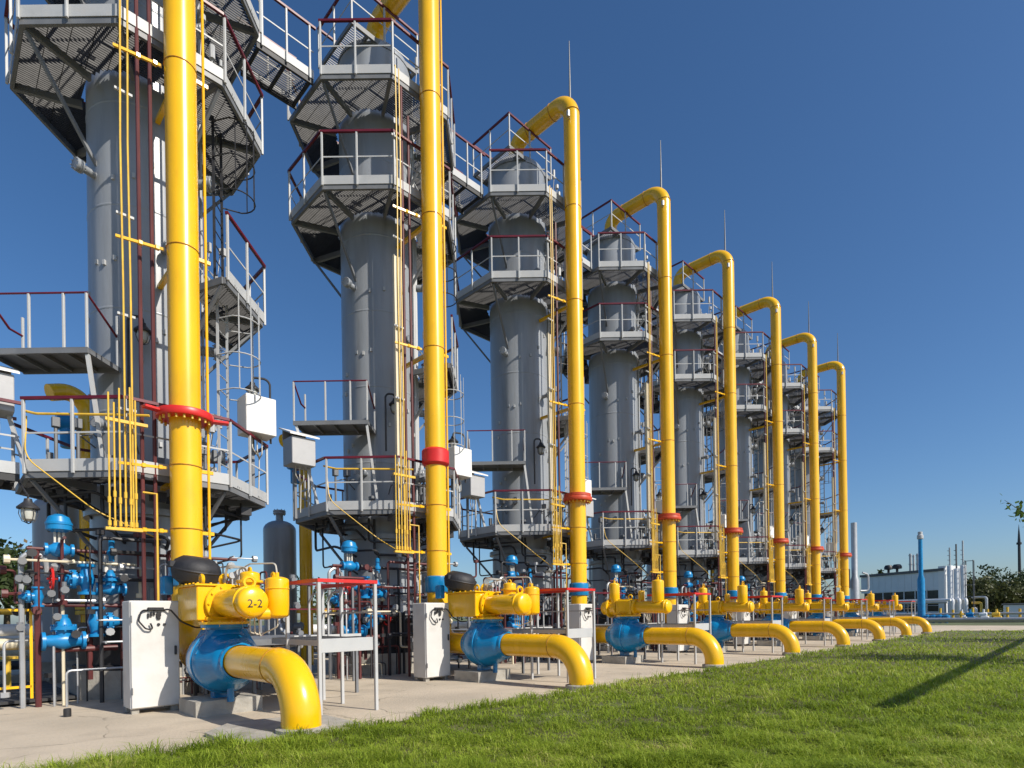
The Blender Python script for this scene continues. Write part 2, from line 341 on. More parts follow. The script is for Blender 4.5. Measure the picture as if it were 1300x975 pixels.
def platform(col, z, key, faces, rails, rin=1.05, brk=1.7, vstruts=None):
    def frame(b):
        for k in faces:
            n, t = face_basis(k); a, c = n*(AP-.05)-t*SIDE*.49, n*(AP-.05)+t*SIDE*.49
            b.beam(a+Vector((0, 0, -.08)), c+Vector((0, 0, -.08)), .06, .12)
            n2 = octv(k); b.beam(n2*(rin/CR)+Vector((0, 0, -.081)), n2*.965+Vector((0, 0, -.081)), .07, .13)
            if (k-1) % 8 not in faces:
                n2 = octv(k-1); b.beam(n2*(rin/CR)+Vector((0, 0, -.081)), n2*.965+Vector((0, 0, -.081)), .07, .13)
    p = part('platform', 'pf'+key, 'steel_grey', col, frame, (0, 0, z))
    part('grating', 'pg'+key, 'grating', p, grating_fn(faces, rin), (0, 0, .0), kind='stuff')
    for k in faces:
        for vk in ((k,) if (k-1) % 8 in faces else (k-1, k)):
            if len(faces) == 8 and k % 2: continue
            d = octv(vk, 1.)
            part('bracket', 'br%d_%.1f' % (vk % 8, brk), 'steel_grey', p, lambda b: b.beam(d*(CR-.12)+Vector((0, 0, -.16)), d*.93+Vector((0, 0, -brk)), .055, .055), (0, 0, 0))
    runs = []; cur = []
    for k in rails:
        n, t = face_basis(k)
        part('toe_board', 'tb', 'steel_light', p, lambda b: b.box((AP-.008, 0, .07), (.012, SIDE-.01, .21), ch=.003), (0, 0, 0), (0, 0, R(45*k)))
        for q in ((-.97, 0.) if (k+1) % 8 in rails else (-.97, 0., .97)):
            part('post', 'post', 'steel_light', p, lambda b: b.box((0, 0, .56), (.045, .045, 1.28), ch=.006), tuple(n*(AP+.022)+t*SIDE*.5*q), (0, 0, R(45*k)))
        if cur and (cur[-1]+1) % 8 == k: cur.append(k)
        else:
            cur = [k]; runs.append(cur)
    for run in runs:
        s = (AP+.022)/AP; closed = len(run) == 8
        pts = [octv(run[0]-1)*s]+[octv(k)*s for k in run]
        hk = 'h%d_%d' % (run[0], len(run))
        part('handrail', 'hr'+hk, 'rail_red', p, lambda b: [b.beam(q0+Vector((0, 0, 1.2)), q1+Vector((0, 0, 1.2)), .055, .05) for q0, q1 in zip(pts, pts[1:])])
        part('midrail', 'mr'+hk, 'steel_light', p, lambda b: [b.beam(q0*.985+Vector((0, 0, .62)), q1*.985+Vector((0, 0, .62)), .012, .03) for q0, q1 in zip(pts, pts[1:])])
    return p
def ladder_fn(h, cage):
    def fn(b):      # climbs along z, faces +x, cage bulges to +x
        for s in (-.22, .22): b.box((0, s, h/2), (.05, .02, h))
        z = .25
        while z < h: b.cyl((0, -.21, z), (0, .21, z), .012, 6); z += .3
        if cage:
            z0, z1 = cage; zz = z0
            while zz <= z1+.01:
                pts = [(.0, -.24, zz)]+[(.38+.37*math.sin(a)-.02, .37*-math.cos(a), zz) for a in [math.pi*i/10 for i in range(11)]]+[(.0, .24, zz)]
                b.tube(pts, .014, 5); zz += .72
            for a in [math.pi*(i+.5)/5 for i in range(5)]:
                x, y = .36+.37*math.sin(a), .37*-math.cos(a); b.box((x, y, (z0+z1)/2), (.012, .035, z1-z0))
    return fn
def nozzle(b, p, d, r, l, n=16):
    p, d = Vector(p), Vector(d).normalized(); b.cyl(p, p+d*(l+.055), r, n); b.cyl(p+d*(l-.06), p+d*l, r*1.7, n, .008); b.cyl(p+d*(l+.005), p+d*(l+.06), r*1.7, n, .008)
    o_ = d.orthogonal().normalized()
    for k in range(8):
        q = Matrix.Rotation(k*math.pi/4, 3, d) @ o_; b.cyl(p+d*(l-.09)+q*r*1.42, p+d*(l+.09)+q*r*1.42, r*.12, 6)
def make_column(i):
    o = ORD[i]
    c = thing('absorber_column', ['tall grey absorber column at the left, its top cut off by the photo edge'][0] if i == 0 else f'tall grey absorber column with ringed platforms, {o} from the left in the row', 'column', (X0+STEP*i, YC, 0), 'absorber columns in a row')
    part('shell', 'shell', 'column_grey', c, lambda b: b.lathe([(.97, 3.56), (.97, 16.12)], n=64))
    part('dome', 'dome', 'column_grey', c, lambda b: b.lathe([(.985, 16.12), (.985, 16.17)]+[(.975*math.cos(a), 16.17+.5*math.sin(a)) for a in [math.pi/2*k/10 for k in range(9)]]+[(.30, 16.64), (.30, 16.72), (.42, 16.72), (.42, 16.80), (.30, 16.80), (0, 16.80)], n=48))
    part('skirt', 'skirt', 'column_grey', c, lambda b: b.lathe([(1.0, 1.25), (1.0, 3.44), (1.10, 3.44), (1.10, 3.56), (.97, 3.56)], n=48))
    for z in (5.4, 7.35, 9.3, 11.25, 13.2, 15.1): part('weld_seam', 'seam', 'column_grey', c, lambda b: b.lathe([(.97, -.03), (.978, -.012), (.978, .012), (.97, .03)], n=48), (0, 0, z))
    part('base_ring', 'basering', 'black_rubber', c, lambda b: [b.lathe([(1.3, .52), (1.3, .6), (1.22, .62), (1.22, 1.32), (1.3, 1.33), (1.3, 1.4), (1.0, 1.42)], n=32)])
    part('foundation', 'found', 'concrete_block', c, lambda b: b.prism([(1.42*math.cos(R(22.5+45*k)), 1.42*math.sin(R(22.5+45*k))) for k in range(8)], -.1, .52))
    for a, z, r, l in ((200, 9.9, .07, .3), (275, 8.6, .06, .28), (318, 10.4, .09, .35), (330, 12.6, .12, .4), (310, 13.4, .07, .3), (335, 7.1, .1, .35), (300, 5.2, .09, .3), (322, 5.6, .06, .3), (340, 4.9, .1, .4), (215, 5.1, .06, .25), (255, 12.5, .05, .25), (20, 9, .12, .4), (345, 15.2, .1, .35)):
        part('nozzle', 'noz%.2f%.2f' % (r, l), 'column_grey', c, lambda b: nozzle(b, (.95, 0, 0), (1, 0, 0), r, l, 12), (0, 0, z), (0, 0, R(a)))
    def lugs(b):
        for k in range(26):
            a = R(random.uniform(170, 350)); z = random.uniform(4.4, 11); b.box((.98*math.cos(a), .98*math.sin(a), z), (.05, .05, .09), Matrix.Rotation(a, 3, 'Z'))
    part('lug', 'lugs', 'steel_light', c, lugs)
    top = [1, 2, 3, 5, 6, 7] if i < 7 else [5, 6, 7, 0, 1, 2, 3]
    platform(c, 14.38, 'full', list(range(8)), top)
    platform(c, 11.75, 'full', list(range(8)), list(range(8)))
    platform(c, 7.98, 'sect', [7, 0], [7, 0], brk=1.5)
    platform(c, 4.02, 'full', list(range(8)), [1, 2, 3, 4, 5, 6, 7, 0] if i else [5, 6, 7, 0, 1, 2, 3], brk=1.45)
    # small balcony on the side towards the camera
    tv = Vector((1, -1, 0)).normalized(); nv = Vector((-1, -1, 0)).normalized()
    def bm(b):
        rot = Matrix((tv, nv, Vector((0, 0, 1)))).transposed()
        b.box(tv*-.78+nv*1.425, (1.80, .87, .012), rot)
        for q in (1.03, 1.84): b.beam(tv*-1.68+nv*q+Vector((0, 0, -.05)), tv*.12+nv*q+Vector((0, 0, -.05)), .04, .085)
        for q in (-1.66, -1.2, -.75, -.3, .1): b.beam(tv*q+nv*1.06+Vector((0, 0, -.045)), tv*q+nv*1.81+Vector((0, 0, -.045)), .035, .07)
    bal = part('balcony', 'balc', 'steel_grey', c, bm, (0, 0, 6.17))
    for q, rr in ((-1.66, 1.84), (-.9, 1.84), (-.3, 1.84), (.1, 1.84), (-1.66, 1.06), (.1, 1.06)):
        part('post', 'bpost', 'steel_light', bal, lambda b: b.box((0, 0, .47), (.04, .04, .96), ch=.006), tuple(tv*q+nv*rr), (0, 0, R(45)))
    part('handrail', 'bhr', 'rail_red', bal, lambda b: b.tube([tv*-1.66+nv*1.06+Vector((0, 0, .6)), tv*-1.66+nv*1.35+Vector((0, 0, .6)), tv*-1.66+nv*1.84+Vector((0, 0, .96)), tv*.1+nv*1.84+Vector((0, 0, .96)), tv*.1+nv*1.06+Vector((0, 0, .55))], .022, 6))
    for a_, b_ in ((tv*-1.62+nv*1.8, tv*-1.15+nv*1.62), (tv*.08+nv*1.8, tv*.32+nv*1.75)):
        part('strut', None, 'steel_light', bal, lambda b: b.beam(a_+Vector((0, 0, -.1)), b_+Vector((0, 0, -2.1)), .06, .06))
    # small rectangular platform round the dome
    def tp(b):
        for (x0, y0, x1, y1) in ((-1.2, -.85, .75, -.85), (-1.2, .8, .75, .8)): b.beam((x0, y0, 0), (x1, y1, 0), .06, .12)
        for x in (-1.17, .72, -.72): b.beam((x, -.82, .001), (x, .77, .001), .05, .11)
        y = -.8
        while y < .78: b.box((-.95, y, .05), (.46, .012, .03)); y += .06
    t = part('top_platform', 'topplat', 'steel_grey', c, tp, (0, 0, 16.2))
    for x, y in ((-1.2, -.88), (-.25, -.88), (.78, -.88), (-1.2, .83), (.78, .83), (-1.2, 0)):
        part('post', 'tpost', 'steel_light', t, lambda b: b.box((0, 0, .5), (.045, .045, 1.06), ch=.006), (x, y, 0))
    part('handrail', 'thr', 'rail_red', t, lambda b: [b.beam(p, q, .055, .05) for p, q in (((-1.23, -.88, 1.03), (.81, -.88, 1.03)), ((-1.2, -.85, 1.032), (-1.2, .86, 1.032)), ((-1.17, .83, 1.03), (.81, .83, 1.03)))])
    part('midrail', 'tmr', 'steel_light', t, lambda b: [b.beam(p, q, .012, .03) for p, q in (((-1.23, -.86, .55), (.81, -.86, .55)), ((-1.18, -.85, .551), (-1.18, .86, .551)))])
    part('ladder', 'lad1', 'steel_light', c, ladder_fn(4.3, (2.0, 3.9)), (1.08, -1.12, 4.02), (0, 0, R(-42)))
    part('ladder', 'lad2', 'black_steel', c, ladder_fn(3.9, (2.2, 3.7)), (1.12, -.85, 7.98), (0, 0, R(-38)))
    part('ladder', 'lad3', 'steel_grey', c, ladder_fn(2.7, None), (1.3, .9, 11.75), (0, 0, R(35)))
    # bundles of instruments and cable along the sunny side
    def inst(b):
        for k in range(34):
            a = R(random.uniform(285, 345)); z = random.choice((random.uniform(4.2, 5.6), random.uniform(11.9, 13.6), random.uniform(14.5, 15.8), random.uniform(7.9, 9.4))); r_ = random.uniform(1.05, 1.5)
            p = Vector((r_*math.cos(a), r_*math.sin(a), z)); b.cyl(p, p+Vector((0, 0, random.uniform(.1, .3))), random.uniform(.03, .07), 8)
            b.tube([p, p*.95+Vector((0, 0, -.12)), Vector((.96*math.cos(a), .96*math.sin(a), z-.2))], .012, 5)
    part('instrument', 'inst', 'steel_light', c, inst)
    def clutter(b):
        rr = random.Random(3)
        for k in range(16):
            a = rr.uniform(2.6, 6.0); r_ = rr.uniform(1.1, 1.8); z = rr.uniform(2.7, 3.75); a2 = a+rr.uniform(.3, .9)
            b.tube(fillet([(r_*math.cos(a), r_*math.sin(a), 3.9), (r_*math.cos(a), r_*math.sin(a), z), (r_*math.cos(a2), r_*math.sin(a2), z), (1.0*math.cos(a2), 1.0*math.sin(a2), z-.2)], .1, 3), rr.uniform(.015, .035), 6)
        for k in range(9):
            a = rr.uniform(3.0, 6.1); r_ = rr.uniform(1.3, 1.8); b.box((r_*math.cos(a), r_*math.sin(a), 3.7), (rr.uniform(.12, .3), rr.uniform(.12, .3), rr.uniform(.1, .3)))
    part('under_pipework', 'clut', 'black_steel', c, clutter, kind='stuff')
    def deckkit(b):
        rr = random.Random(5)
        for k in range(12):
            a = rr.uniform(2.7, 6.2); r_ = rr.uniform(1.15, 1.75); h = rr.uniform(.3, 1.1); q = (r_*math.cos(a), r_*math.sin(a))
            b.cyl((q[0], q[1], 4.0), (q[0], q[1], 4.0+h), rr.uniform(.015, .03), 6); b.box((q[0], q[1], 4.0+h), (rr.uniform(.08, .2), rr.uniform(.08, .2), rr.uniform(.1, .25)), ch=.01)
            b.tube([(q[0], q[1], 4.0+h*.8), (q[0]*.8, q[1]*.8, 4.0+h*.9), (q[0]*.6, q[1]*.6, 4.0+h*.7)], .015, 5)
    part('deck_instruments', 'dkit', 'steel_grey', c, deckkit, kind='stuff')
    part('conduit', 'cond', 'steel_light', c, lambda b: [b.tube([(1.02*math.cos(R(a)), 1.02*math.sin(R(a)), z0), (1.02*math.cos(R(a)), 1.02*math.sin(R(a)), z1)], r_, 6) for a, z0, z1, r_ in ((304, 1.4, 15.5, .03), (311, 3, 15.8, .022), (318, 1.4, 13, .04), (335, 2, 15, .03))])
    if i == 0:
        def xf(v): a = R(341)+v.x/1.0; rr = .975+v.z; return Vector((rr*math.cos(a), rr*math.sin(a), 9.25+v.y))
        lettering('2', 1.0, 'red_paint', c, xf)
    return c
for i in range(8): make_column(i)

def footbridge(x0, x1, y, z, label):
    c = thing('footbridge', label, 'footbridge', (x0, y, z), 'grey steel footbridges between columns'); L_ = x1-x0
    k = 'fb%.2f' % L_
    part('deck', k+'d', 'grating', c, lambda b: [b.box((L_/2, -.42+.06*j, 0), (L_, .012, .035)) for j in range(15)]+[b.beam((0, s*.46, -.08), (L_, s*.46, -.08), .05, .13) for s in (-1, 1)]+[b.beam((L_*q, -.43, -.07), (L_*q, .43, -.07), .05, .09) for q in (.05, .5, .95)])
    for s in (-1, 1):
        part('toe_board', k+'t', 'steel_light', c, lambda b: b.box((L_/2, 0, .08), (L_, .012, .2)), (0, s*.495, 0))
        for q in (.08, .5, .92): part('post', 'post', 'steel_light', c, lambda b: 0, (L_*q, s*.525, 0))
        part('handrail', k+'h', 'rail_red', c, lambda b: b.beam((-.05, 0, 1.2), (L_+.05, 0, 1.2), .055, .05), (0, s*.525, 0))
        part('midrail', k+'m', 'steel_light', c, lambda b: b.beam((0, 0, .62), (L_, 0, .62), .012, .03), (0, s*.505, 0))
for i in range(7): footbridge(X0+STEP*i+AP+.03, X0+STEP*(i+1)-AP-.03, YC-.1, 14.38, f'grey footbridge high up joining the {ORD[i]} and {ORD[i+1]} columns')
footbridge(X0-AP-4.2, X0-AP-.03, YC-.1, 4.0, 'low grey footbridge leading off the left edge from the first column')

# ---------------------------------------------------------------- yellow risers
RINGS = (3.0, 4.1, 7.9, 11.1, 14.0, 16.98)
def make_riser(i):
    t = thing('riser_pipe', f'tall yellow riser pipe looping over to its column, {ORD[i]} from the left' if i else 'thick yellow riser pipe with a wide red flange, nearest the camera', 'pipe', (X0+STEP*i, YR, 0), 'yellow riser pipes')
    H_ = 17.48; dy = YC-YR
    path = fillet([(0, -1.25, .8), (0, 0, .8), (0, 0, H_), (0, dy, H_), (0, dy, 16.7)], .62, 12)
    part('pipe', 'riser', 'yellow_paint', t, lambda b: b.tube(path, .25, 32), sharp=50)
    for z in RINGS: part('weld_ring', 'wrz', 'weld', t, lambda b: b.torus((0, 0, 0), (0, 0, 1), .25, .012, 32, 6), (0, 0, z))
    for y in (.75, 1.75): part('weld_ring', 'wry', 'weld', t, lambda b: b.torus((0, 0, 0), (0, 1, 0), .25, .012, 32, 6), (0, y, H_))
    for z in RINGS[:4]:
        part('bracket', 'rbk', 'yellow_paint', t, lambda b: b.beam((-.26, .12, 0), (-.95, .25, 0), .035, .045), (0, 0, z-.03))
        part('clamp', 'rck', 'yellow_paint', t, lambda b: b.box((0, 0, 0), (.07, .07, .075), ch=.01), (-.60, .19, z-.03)); part('clamp', 'rck', 'yellow_paint', t, None, (-.36, .14, z-.03))
        part('bracket', 'rbs', 'yellow_paint', t, lambda b: b.beam((.25, .02, 0), (.45, .02, 0), .05, .06), (0, 0, z-.03))
    for z in (7.87, 11.07, 3.97): part('bracket', 'rbl', 'yellow_paint', t, lambda b: b.beam((0, .26, 0), (0, 1.46, 0), .08, .08), (0, 0, z))
    part('impulse_line', 'rline', 'yellow_paint', t, lambda b: b.tube([(.37, 0, 2.4), (.37, 0, 17.2)], .024, 8))
    def bolts(b, z, rr, n):
        for k in range(n):
            a = 2*math.pi*k/n; b.cyl((rr*math.cos(a), rr*math.sin(a), z-.11), (rr*math.cos(a), rr*math.sin(a), z+.09), .02, 6)
    if i == 1: part('red_collar', 'coll', 'red_paint', t, lambda b: b.lathe([(.25, 5.06), (.30, 5.08), (.33, 5.12), (.33, 5.42), (.30, 5.46), (.25, 5.48)], n=32))
    else:
        m = 'red_paint' if i == 0 else 'flange_orange'
        f = part('red_flange', 'fl'+m, m, t, lambda b: [b.lathe([(.25, 4.92), (.44, 4.92), (.45, 4.94), (.45, 5.03), (.44, 5.045), (.25, 5.045)], n=36)]+([b.box((-.54, -.1, 4.99), (.26, .13, .05), Matrix.Rotation(.25, 3, 'Z'), .01), b.box((.51, -.20, 4.95), (.28, .14, .05), Matrix.Rotation(-.3, 3, 'Z'), .01)] if i == 0 else [b.lathe([(.25, 5.06), (.42, 5.06), (.42, 5.14), (.25, 5.14)], n=32)]))
        part('bolt', 'bolts', 'yellow_old', f, lambda b: bolts(b, 4.97, .385, 20))
    part('insulating_joint', 'ij', 'blue_paint', t, lambda b: b.lathe([(.25, 2.0), (.29, 2.02), (.30, 2.06), (.30, 2.34), (.29, 2.38), (.25, 2.40)], n=32))
    part('lightning_rod', 'rod', 'steel_grey', t, lambda b: [b.tube([(.22, .22, 15.8), (.22, .22, 18.0), (.22, .22, 19.55)], [.036, .032, .012], 8), b.beam((.0, .2, 16.2), (.22, .22, 16.2), .03, .03), b.beam((.0, .2, 17.0), (.22, .22, 17.0), .03, .03)])
    part('pressure_tap', 'tap', 'zinc', t, lambda b: [b.cyl((-.2, -.1, 16.62), (-.42, -.2, 16.62), .02, 6), b.cyl((-.38, -.18, 16.55), (-.38, -.18, 16.72), .05, 8)])
for i in range(8): make_riser(i)

# ---------------------------------------------------------------- ball valves with actuators
def eye(b, c, s=.09, ax=(1, 0, 0)): b.torus(Vector(c)+Vector((0, 0, s*.8)), ax, s*.75, s*.28, 12, 6)
def dome_cyl(b, p0, p1, r, n=28, k=.35):
    p0, p1 = Vector(p0), Vector(p1); l = (p1-p0).length
    b.lathe([(0, -r*k)]+[(r*math.sin(a), -r*k*math.cos(a)) for a in [math.pi/2*j/6 for j in range(1, 7)]]+[(r, l)]+[(r*math.cos(a), l+r*k*math.sin(a)) for a in [math.pi/2*j/6 for j in range(1, 6)]]+[(0, l+r*k)], p0, p1-p0, n)
def bottle(b, c, r, h):
    dome_cyl(b, (c[0], c[1], c[2]+r*.35), (c[0], c[1], c[2]+h-r*.35), r, 24)
def make_valve(i):
    a = i < 2
    lab = ['blue ball valve under a bulky yellow actuator, nearest the camera, beside the pale cabinet', 'blue ball valve with boxy yellow actuator and black cover, second from the left'][i] if a else f'blue ball valve with yellow actuator and two upright bottles, {ORD[i]} from the left'
    t = thing('ball_valve', lab, 'valve', (X0+STEP*i, YV, 0), 'blue ball valves along the front')
    z = .8
    part('valve_body', 'vb', 'blue_paint', t, lambda b: [b.lathe([(.25, -.64), (.275, -.62), (.285, -.55), (.33, -.50), (.345, -.44), (.455, -.17), (.485, -.10), (.485, -.04), (.505, -.035), (.505, .04), (.485, .045), (.49, .20), (.455, .33), (.37, .44), (.33, .50), (.285, .57), (.275, .62), (.25, .64)], (0, 0, z), (0, 1, 0), 40)], sharp=28)
    def saddle(b):
        b.add([(-.46, -.16, .92), (.46, -.16, .92), (.26, -.17, 1.27), (-.26, -.17, 1.27), (-.46, .26, .92), (.46, .26, .92), (.26, .24, 1.27), (-.26, .24, 1.27)], [(0, 1, 2, 3), (5, 4, 7, 6), (1, 5, 6, 2), (4, 0, 3, 7), (3, 2, 6, 7), (1, 0, 4, 5)])
    part('saddle', 'vsd', 'blue_paint', t, saddle)
    part('foot', 'vft', 'blue_paint', t, lambda b: b.box((0, .14, z-.53), (.30, .14, .2), ch=.01)); part('drain', 'vdr', 'blue_paint', t, lambda b: [b.cyl((0, -.22, z-.62), (0, -.22, z-.40), .05, 10)])
    part('stem_housing', 'vs', 'blue_paint', t, lambda b: [b.lathe([(.34, 1.12), (.30, 1.2), (.25, 1.27), (.25, 1.30), (.33, 1.30), (.33, 1.345), (0, 1.345)], n=28), b.box((-.2, -.16, 1.13), (.14, .2, .1), ch=.01), b.box((.18, -.2, 1.12), (.1, .1, .12), ch=.01)])
    def adapter(b):
        b.lathe([(0, 1.349), (.36, 1.349), (.36, 1.385), (.28, 1.385), (.25, 1.42), (.30, 1.46), (0, 1.46)], n=28)
        for k in range(12): q = 2*math.pi*k/12; b.cyl((.31*math.cos(q), .31*math.sin(q), 1.31), (.31*math.cos(q), .31*math.sin(q), 1.405), .02, 6)
    part('adapter', 'va', 'yellow_paint', t, adapter)
    if a:
        def housing(b):
            b.box((-.04, .42, 1.67), (.72, .94, .52), ch=.015); b.box((-.04, .42, 1.945), (.78, 1.0, .03), ch=.006); b.box((-.04, .1, 1.43), (.5, .5, .06), ch=.01)
            for x in (-.38, -.2, 0, .2, .32):
                for y in (-.04, .88): b.cyl((x, y, 1.94), (x, y, 1.98), .018, 6)
            for y in (.1, .28, .46, .64, .8): b.cyl((-.4, y, 1.94), (-.4, y, 1.98), .018, 6)
            eye(b, (-.32, -.02, 1.95)); eye(b, (.1, .2, 1.95), .11, (0, 1, 0)); eye(b, (-.35, .85, 1.95))
        part('actuator_housing', 'ahA', 'yellow_paint', t, housing)
        def cylr(b):
            b.cyl((0, -.06, 1.66), (0, -.13, 1.66), .30, 28, .01); dome_cyl(b, (0, -.10, 1.66), (0, -1.13, 1.66), .215)
            b.cyl((0, -.98, 1.66), (0, -1.02, 1.66), .235, 28, .006); eye(b, (0, -1.0, 1.86), .1, (0, 1, 0))
            for k in range(10): q = 2*math.pi*k/10; b.cyl((.26*math.cos(q), -.05, 1.66+.26*math.sin(q)), (.26*math.cos(q), -.155, 1.66+.26*math.sin(q)), .018, 6)
        part('actuator_cylinder', 'acA', 'yellow_paint', t, cylr)
        part('gas_bottle', 'gb', 'yellow_paint', t, lambda b: [bottle(b, (.42, -.95, 1.42), .165, .62), b.torus((.42, -.95, 1.86), (0, 0, 1), .168, .008, 24, 5), b.cyl((.42, -.95, 2.03), (.42, -.95, 2.1), .03, 8), eye(b, (.36, -.95, 2.0), .06), b.cyl((.14, -.95, 1.5), (.3, -.95, 1.5), .09, 12)])
        part('filter_pot', 'fpA', 'yellow_paint', t, lambda b: [bottle(b, (.2, -.5, 1.8), .14, .34), b.cyl((.2, -.5, 1.96), (.2, -.5, 2.0), .19, 18, .006), eye(b, (.2, -.5, 2.1), .06), b.box((.22, -.35, 1.62), (.2, .7, .3), ch=.02)])
        part('weather_cover', 'wcA', 'black_rubber', t, lambda b: [b.lathe([(0, -.25), (.20, -.25), (.33, -.16), (.365, -.05), (.37, .03), (.33, .12), (.22, .20), (.1, .21), (0, .21)], (-.17, .72, 2.22), (.1, -.22, 1), 12), b.torus((-.17, .72, 2.22), (.1, -.22, 1), .355, .025, 12, 6)]+[b.box((-.52, .72, 2.3), (.1, .14, .1), ch=.01)])
        part('override_box', 'obA', 'blue_paint', t, lambda b: b.box((-.52, 1.02, 1.98), (.14, .2, .3), ch=.02))
        part('cover_column', 'cvA', 'black_steel', t, lambda b: [b.cyl((-.22, .66, 1.96), (-.22, .72, 2.1), .14, 16)])
        part('tubing', 'tbA', 'wire_pale', t, lambda b: [b.tube(fillet([(.05, .1+.05*k, 1.95), (.05+.02*k, .06*k, 2.22+.02*k), (.2, -.3-.03*k, 2.2), (.22, -.42, 2.0)], .08, 4), .010, 5) for k in range(4)]+[b.tube(fillet([(.42, -.95, 2.08), (.42, -.9, 2.24), (.25, -.4, 2.26), (.15, .2, 2.12), (.1, .25, 1.96)], .08, 4), .012, 5)]+[b.tube(fillet([(.1+.06*k, -.75, 1.46), (.1+.07*k, -.75, 1.22-.03*k), (.3, -.7, 1.2), (.42, -.95, 1.3), (.42, -.95, 1.44)], .05, 4), .010, 5) for k in range(3)])
        part('gauge', 'ggA', 'steel_light', t, lambda b: [b.cyl((.1+.1*k, -.05, 2.1+.05*k), (.1+.1*k, -.09, 2.1+.05*k), .05, 12) for k in range(3)]+[b.cyl((.1+.1*k, -.07, 1.95), (.1+.1*k, -.07, 2.1+.05*k), .012, 6) for k in range(3)]+[b.box((.18, .1, 2.05), (.1, .12, .14), ch=.01)])
        if i == 0:
            lettering('2-2', .16, 'black_steel', t, lambda v: Vector((v.x, -1.13-.215*.35*math.sqrt(max(0, 1-(v.x**2+v.y**2)/.215**2))-.003-v.z, 1.63+v.y)))
    else:
        part('actuator_housing', 'ahB', 'yellow_paint', t, lambda b: [b.box((0, .02, 1.60), (.5, .52, .44), ch=.03), b.box((0, .0, 1.83), (.42, .4, .03), ch=.006), eye(b, (-.1, -.15, 1.84), .08)])
        def cylB(b):
            b.cyl((0, -.25, 1.6), (0, -.31, 1.6), .25, 24, .01); dome_cyl(b, (0, -.3, 1.6), (0, -1.3, 1.6), .175, k=.3); b.cyl((0, -1.2, 1.6), (0, -1.26, 1.6), .2, 24, .008)
            b.cyl((0, .29, 1.6), (0, .35, 1.6), .27, 24, .01); b.cyl((0, .35, 1.6), (0, .72, 1.6), .22, 24); b.cyl((0, .55, 1.6), (0, .62, 1.6), .29, 24, .01); dome_cyl(b, (0, .7, 1.6), (0, .8, 1.6), .2)
            for yy in (-.22, .28, .5):
                for k in range(8): q = 2*math.pi*k/8; b.cyl((.23*math.cos(q), yy, 1.6+.23*math.sin(q)), (.23*math.cos(q), yy+.12, 1.6+.23*math.sin(q)), .02, 6)
        part('actuator_cylinder', 'acB', 'yellow_paint', t, cylB)
        for y, r_, zz, h in ((-.98, .165, 1.7, .66), (.46, .15, 1.72, .62)):
            part('gas_bottle', 'gbB%.1f' % y, 'yellow_paint', t, lambda b: [bottle(b, (0, y, zz), r_, h), b.cyl((0, y, zz+h-.02), (0, y, zz+h+.07), .035, 8), b.tube(fillet([(0, y, zz+h+.05), (0, y, zz+h+.12), (.12, y, zz+h+.12), (.19, y, zz+h-.1), (.19, y, zz+.1)], .05, 4), .011, 5)])
        part('filter_pot', 'fpB', 'yellow_paint', t, lambda b: [bottle(b, (.05, -.42, 1.78), .09, .3)])
        part('tubing', 'tbB', 'wire_pale', t, lambda b: [b.tube(fillet([(.1+.05*k, -.7+.1*k, 1.4), (.1, -.6, 1.15), (.15, -.2, 1.1), (.2, -.1, 1.4)], .06, 4), .012, 5) for k in range(4)])
        part('gauge', 'ggB', 'black_steel', t, lambda b: [b.cyl((.05, -.2+.12*k, 1.98), (.0, -.2+.12*k, 1.98), .055, 10) for k in range(3)]+[b.cyl((.03, -.2+.12*k, 1.84), (.03, -.2+.12*k, 1.96), .015, 6) for k in range(3)])
    s = solo('pipe_support', 'concrete_block', lambda b: [b.prism([(-.48, -.3), (.48, -.3), (.48, .5), (-.48, .5)], -.1, .22)], f'concrete block on the pavement carrying the {ORD[i]} blue ball valve', 'concrete block', (X0+STEP*i, YV+.1, 0), 'concrete valve supports', 'psup')
    # outlet pipe
    o = thing('outlet_pipe', 'short thick yellow outlet pipe bending down into the ground, nearest the camera' if i == 0 else f'short yellow outlet pipe bending down into the lawn edge, {ORD[i]} from the left', 'pipe', (X0+STEP*i, YE, 0), 'yellow outlet bends')
    part('pipe', 'outp', 'yellow_paint', o, lambda b: b.tube(fillet([(0, YV-YE-.6, .8), (0, 0, .8), (0, 0, -.3)], .62, 16), .235, 36), sharp=50)
    part('weld_ring', 'outw', 'weld', o, lambda b: b.torus((0, .66, .8), (0, 1, 0), .2345, .009, 32, 6))
    part('sleeve', 'outs', 'concrete_block', o, lambda b: b.lathe([(.236, -.1), (.30, -.1), (.30, .085), (.236, .10)], n=32))
for i in range(8): make_valve(i)

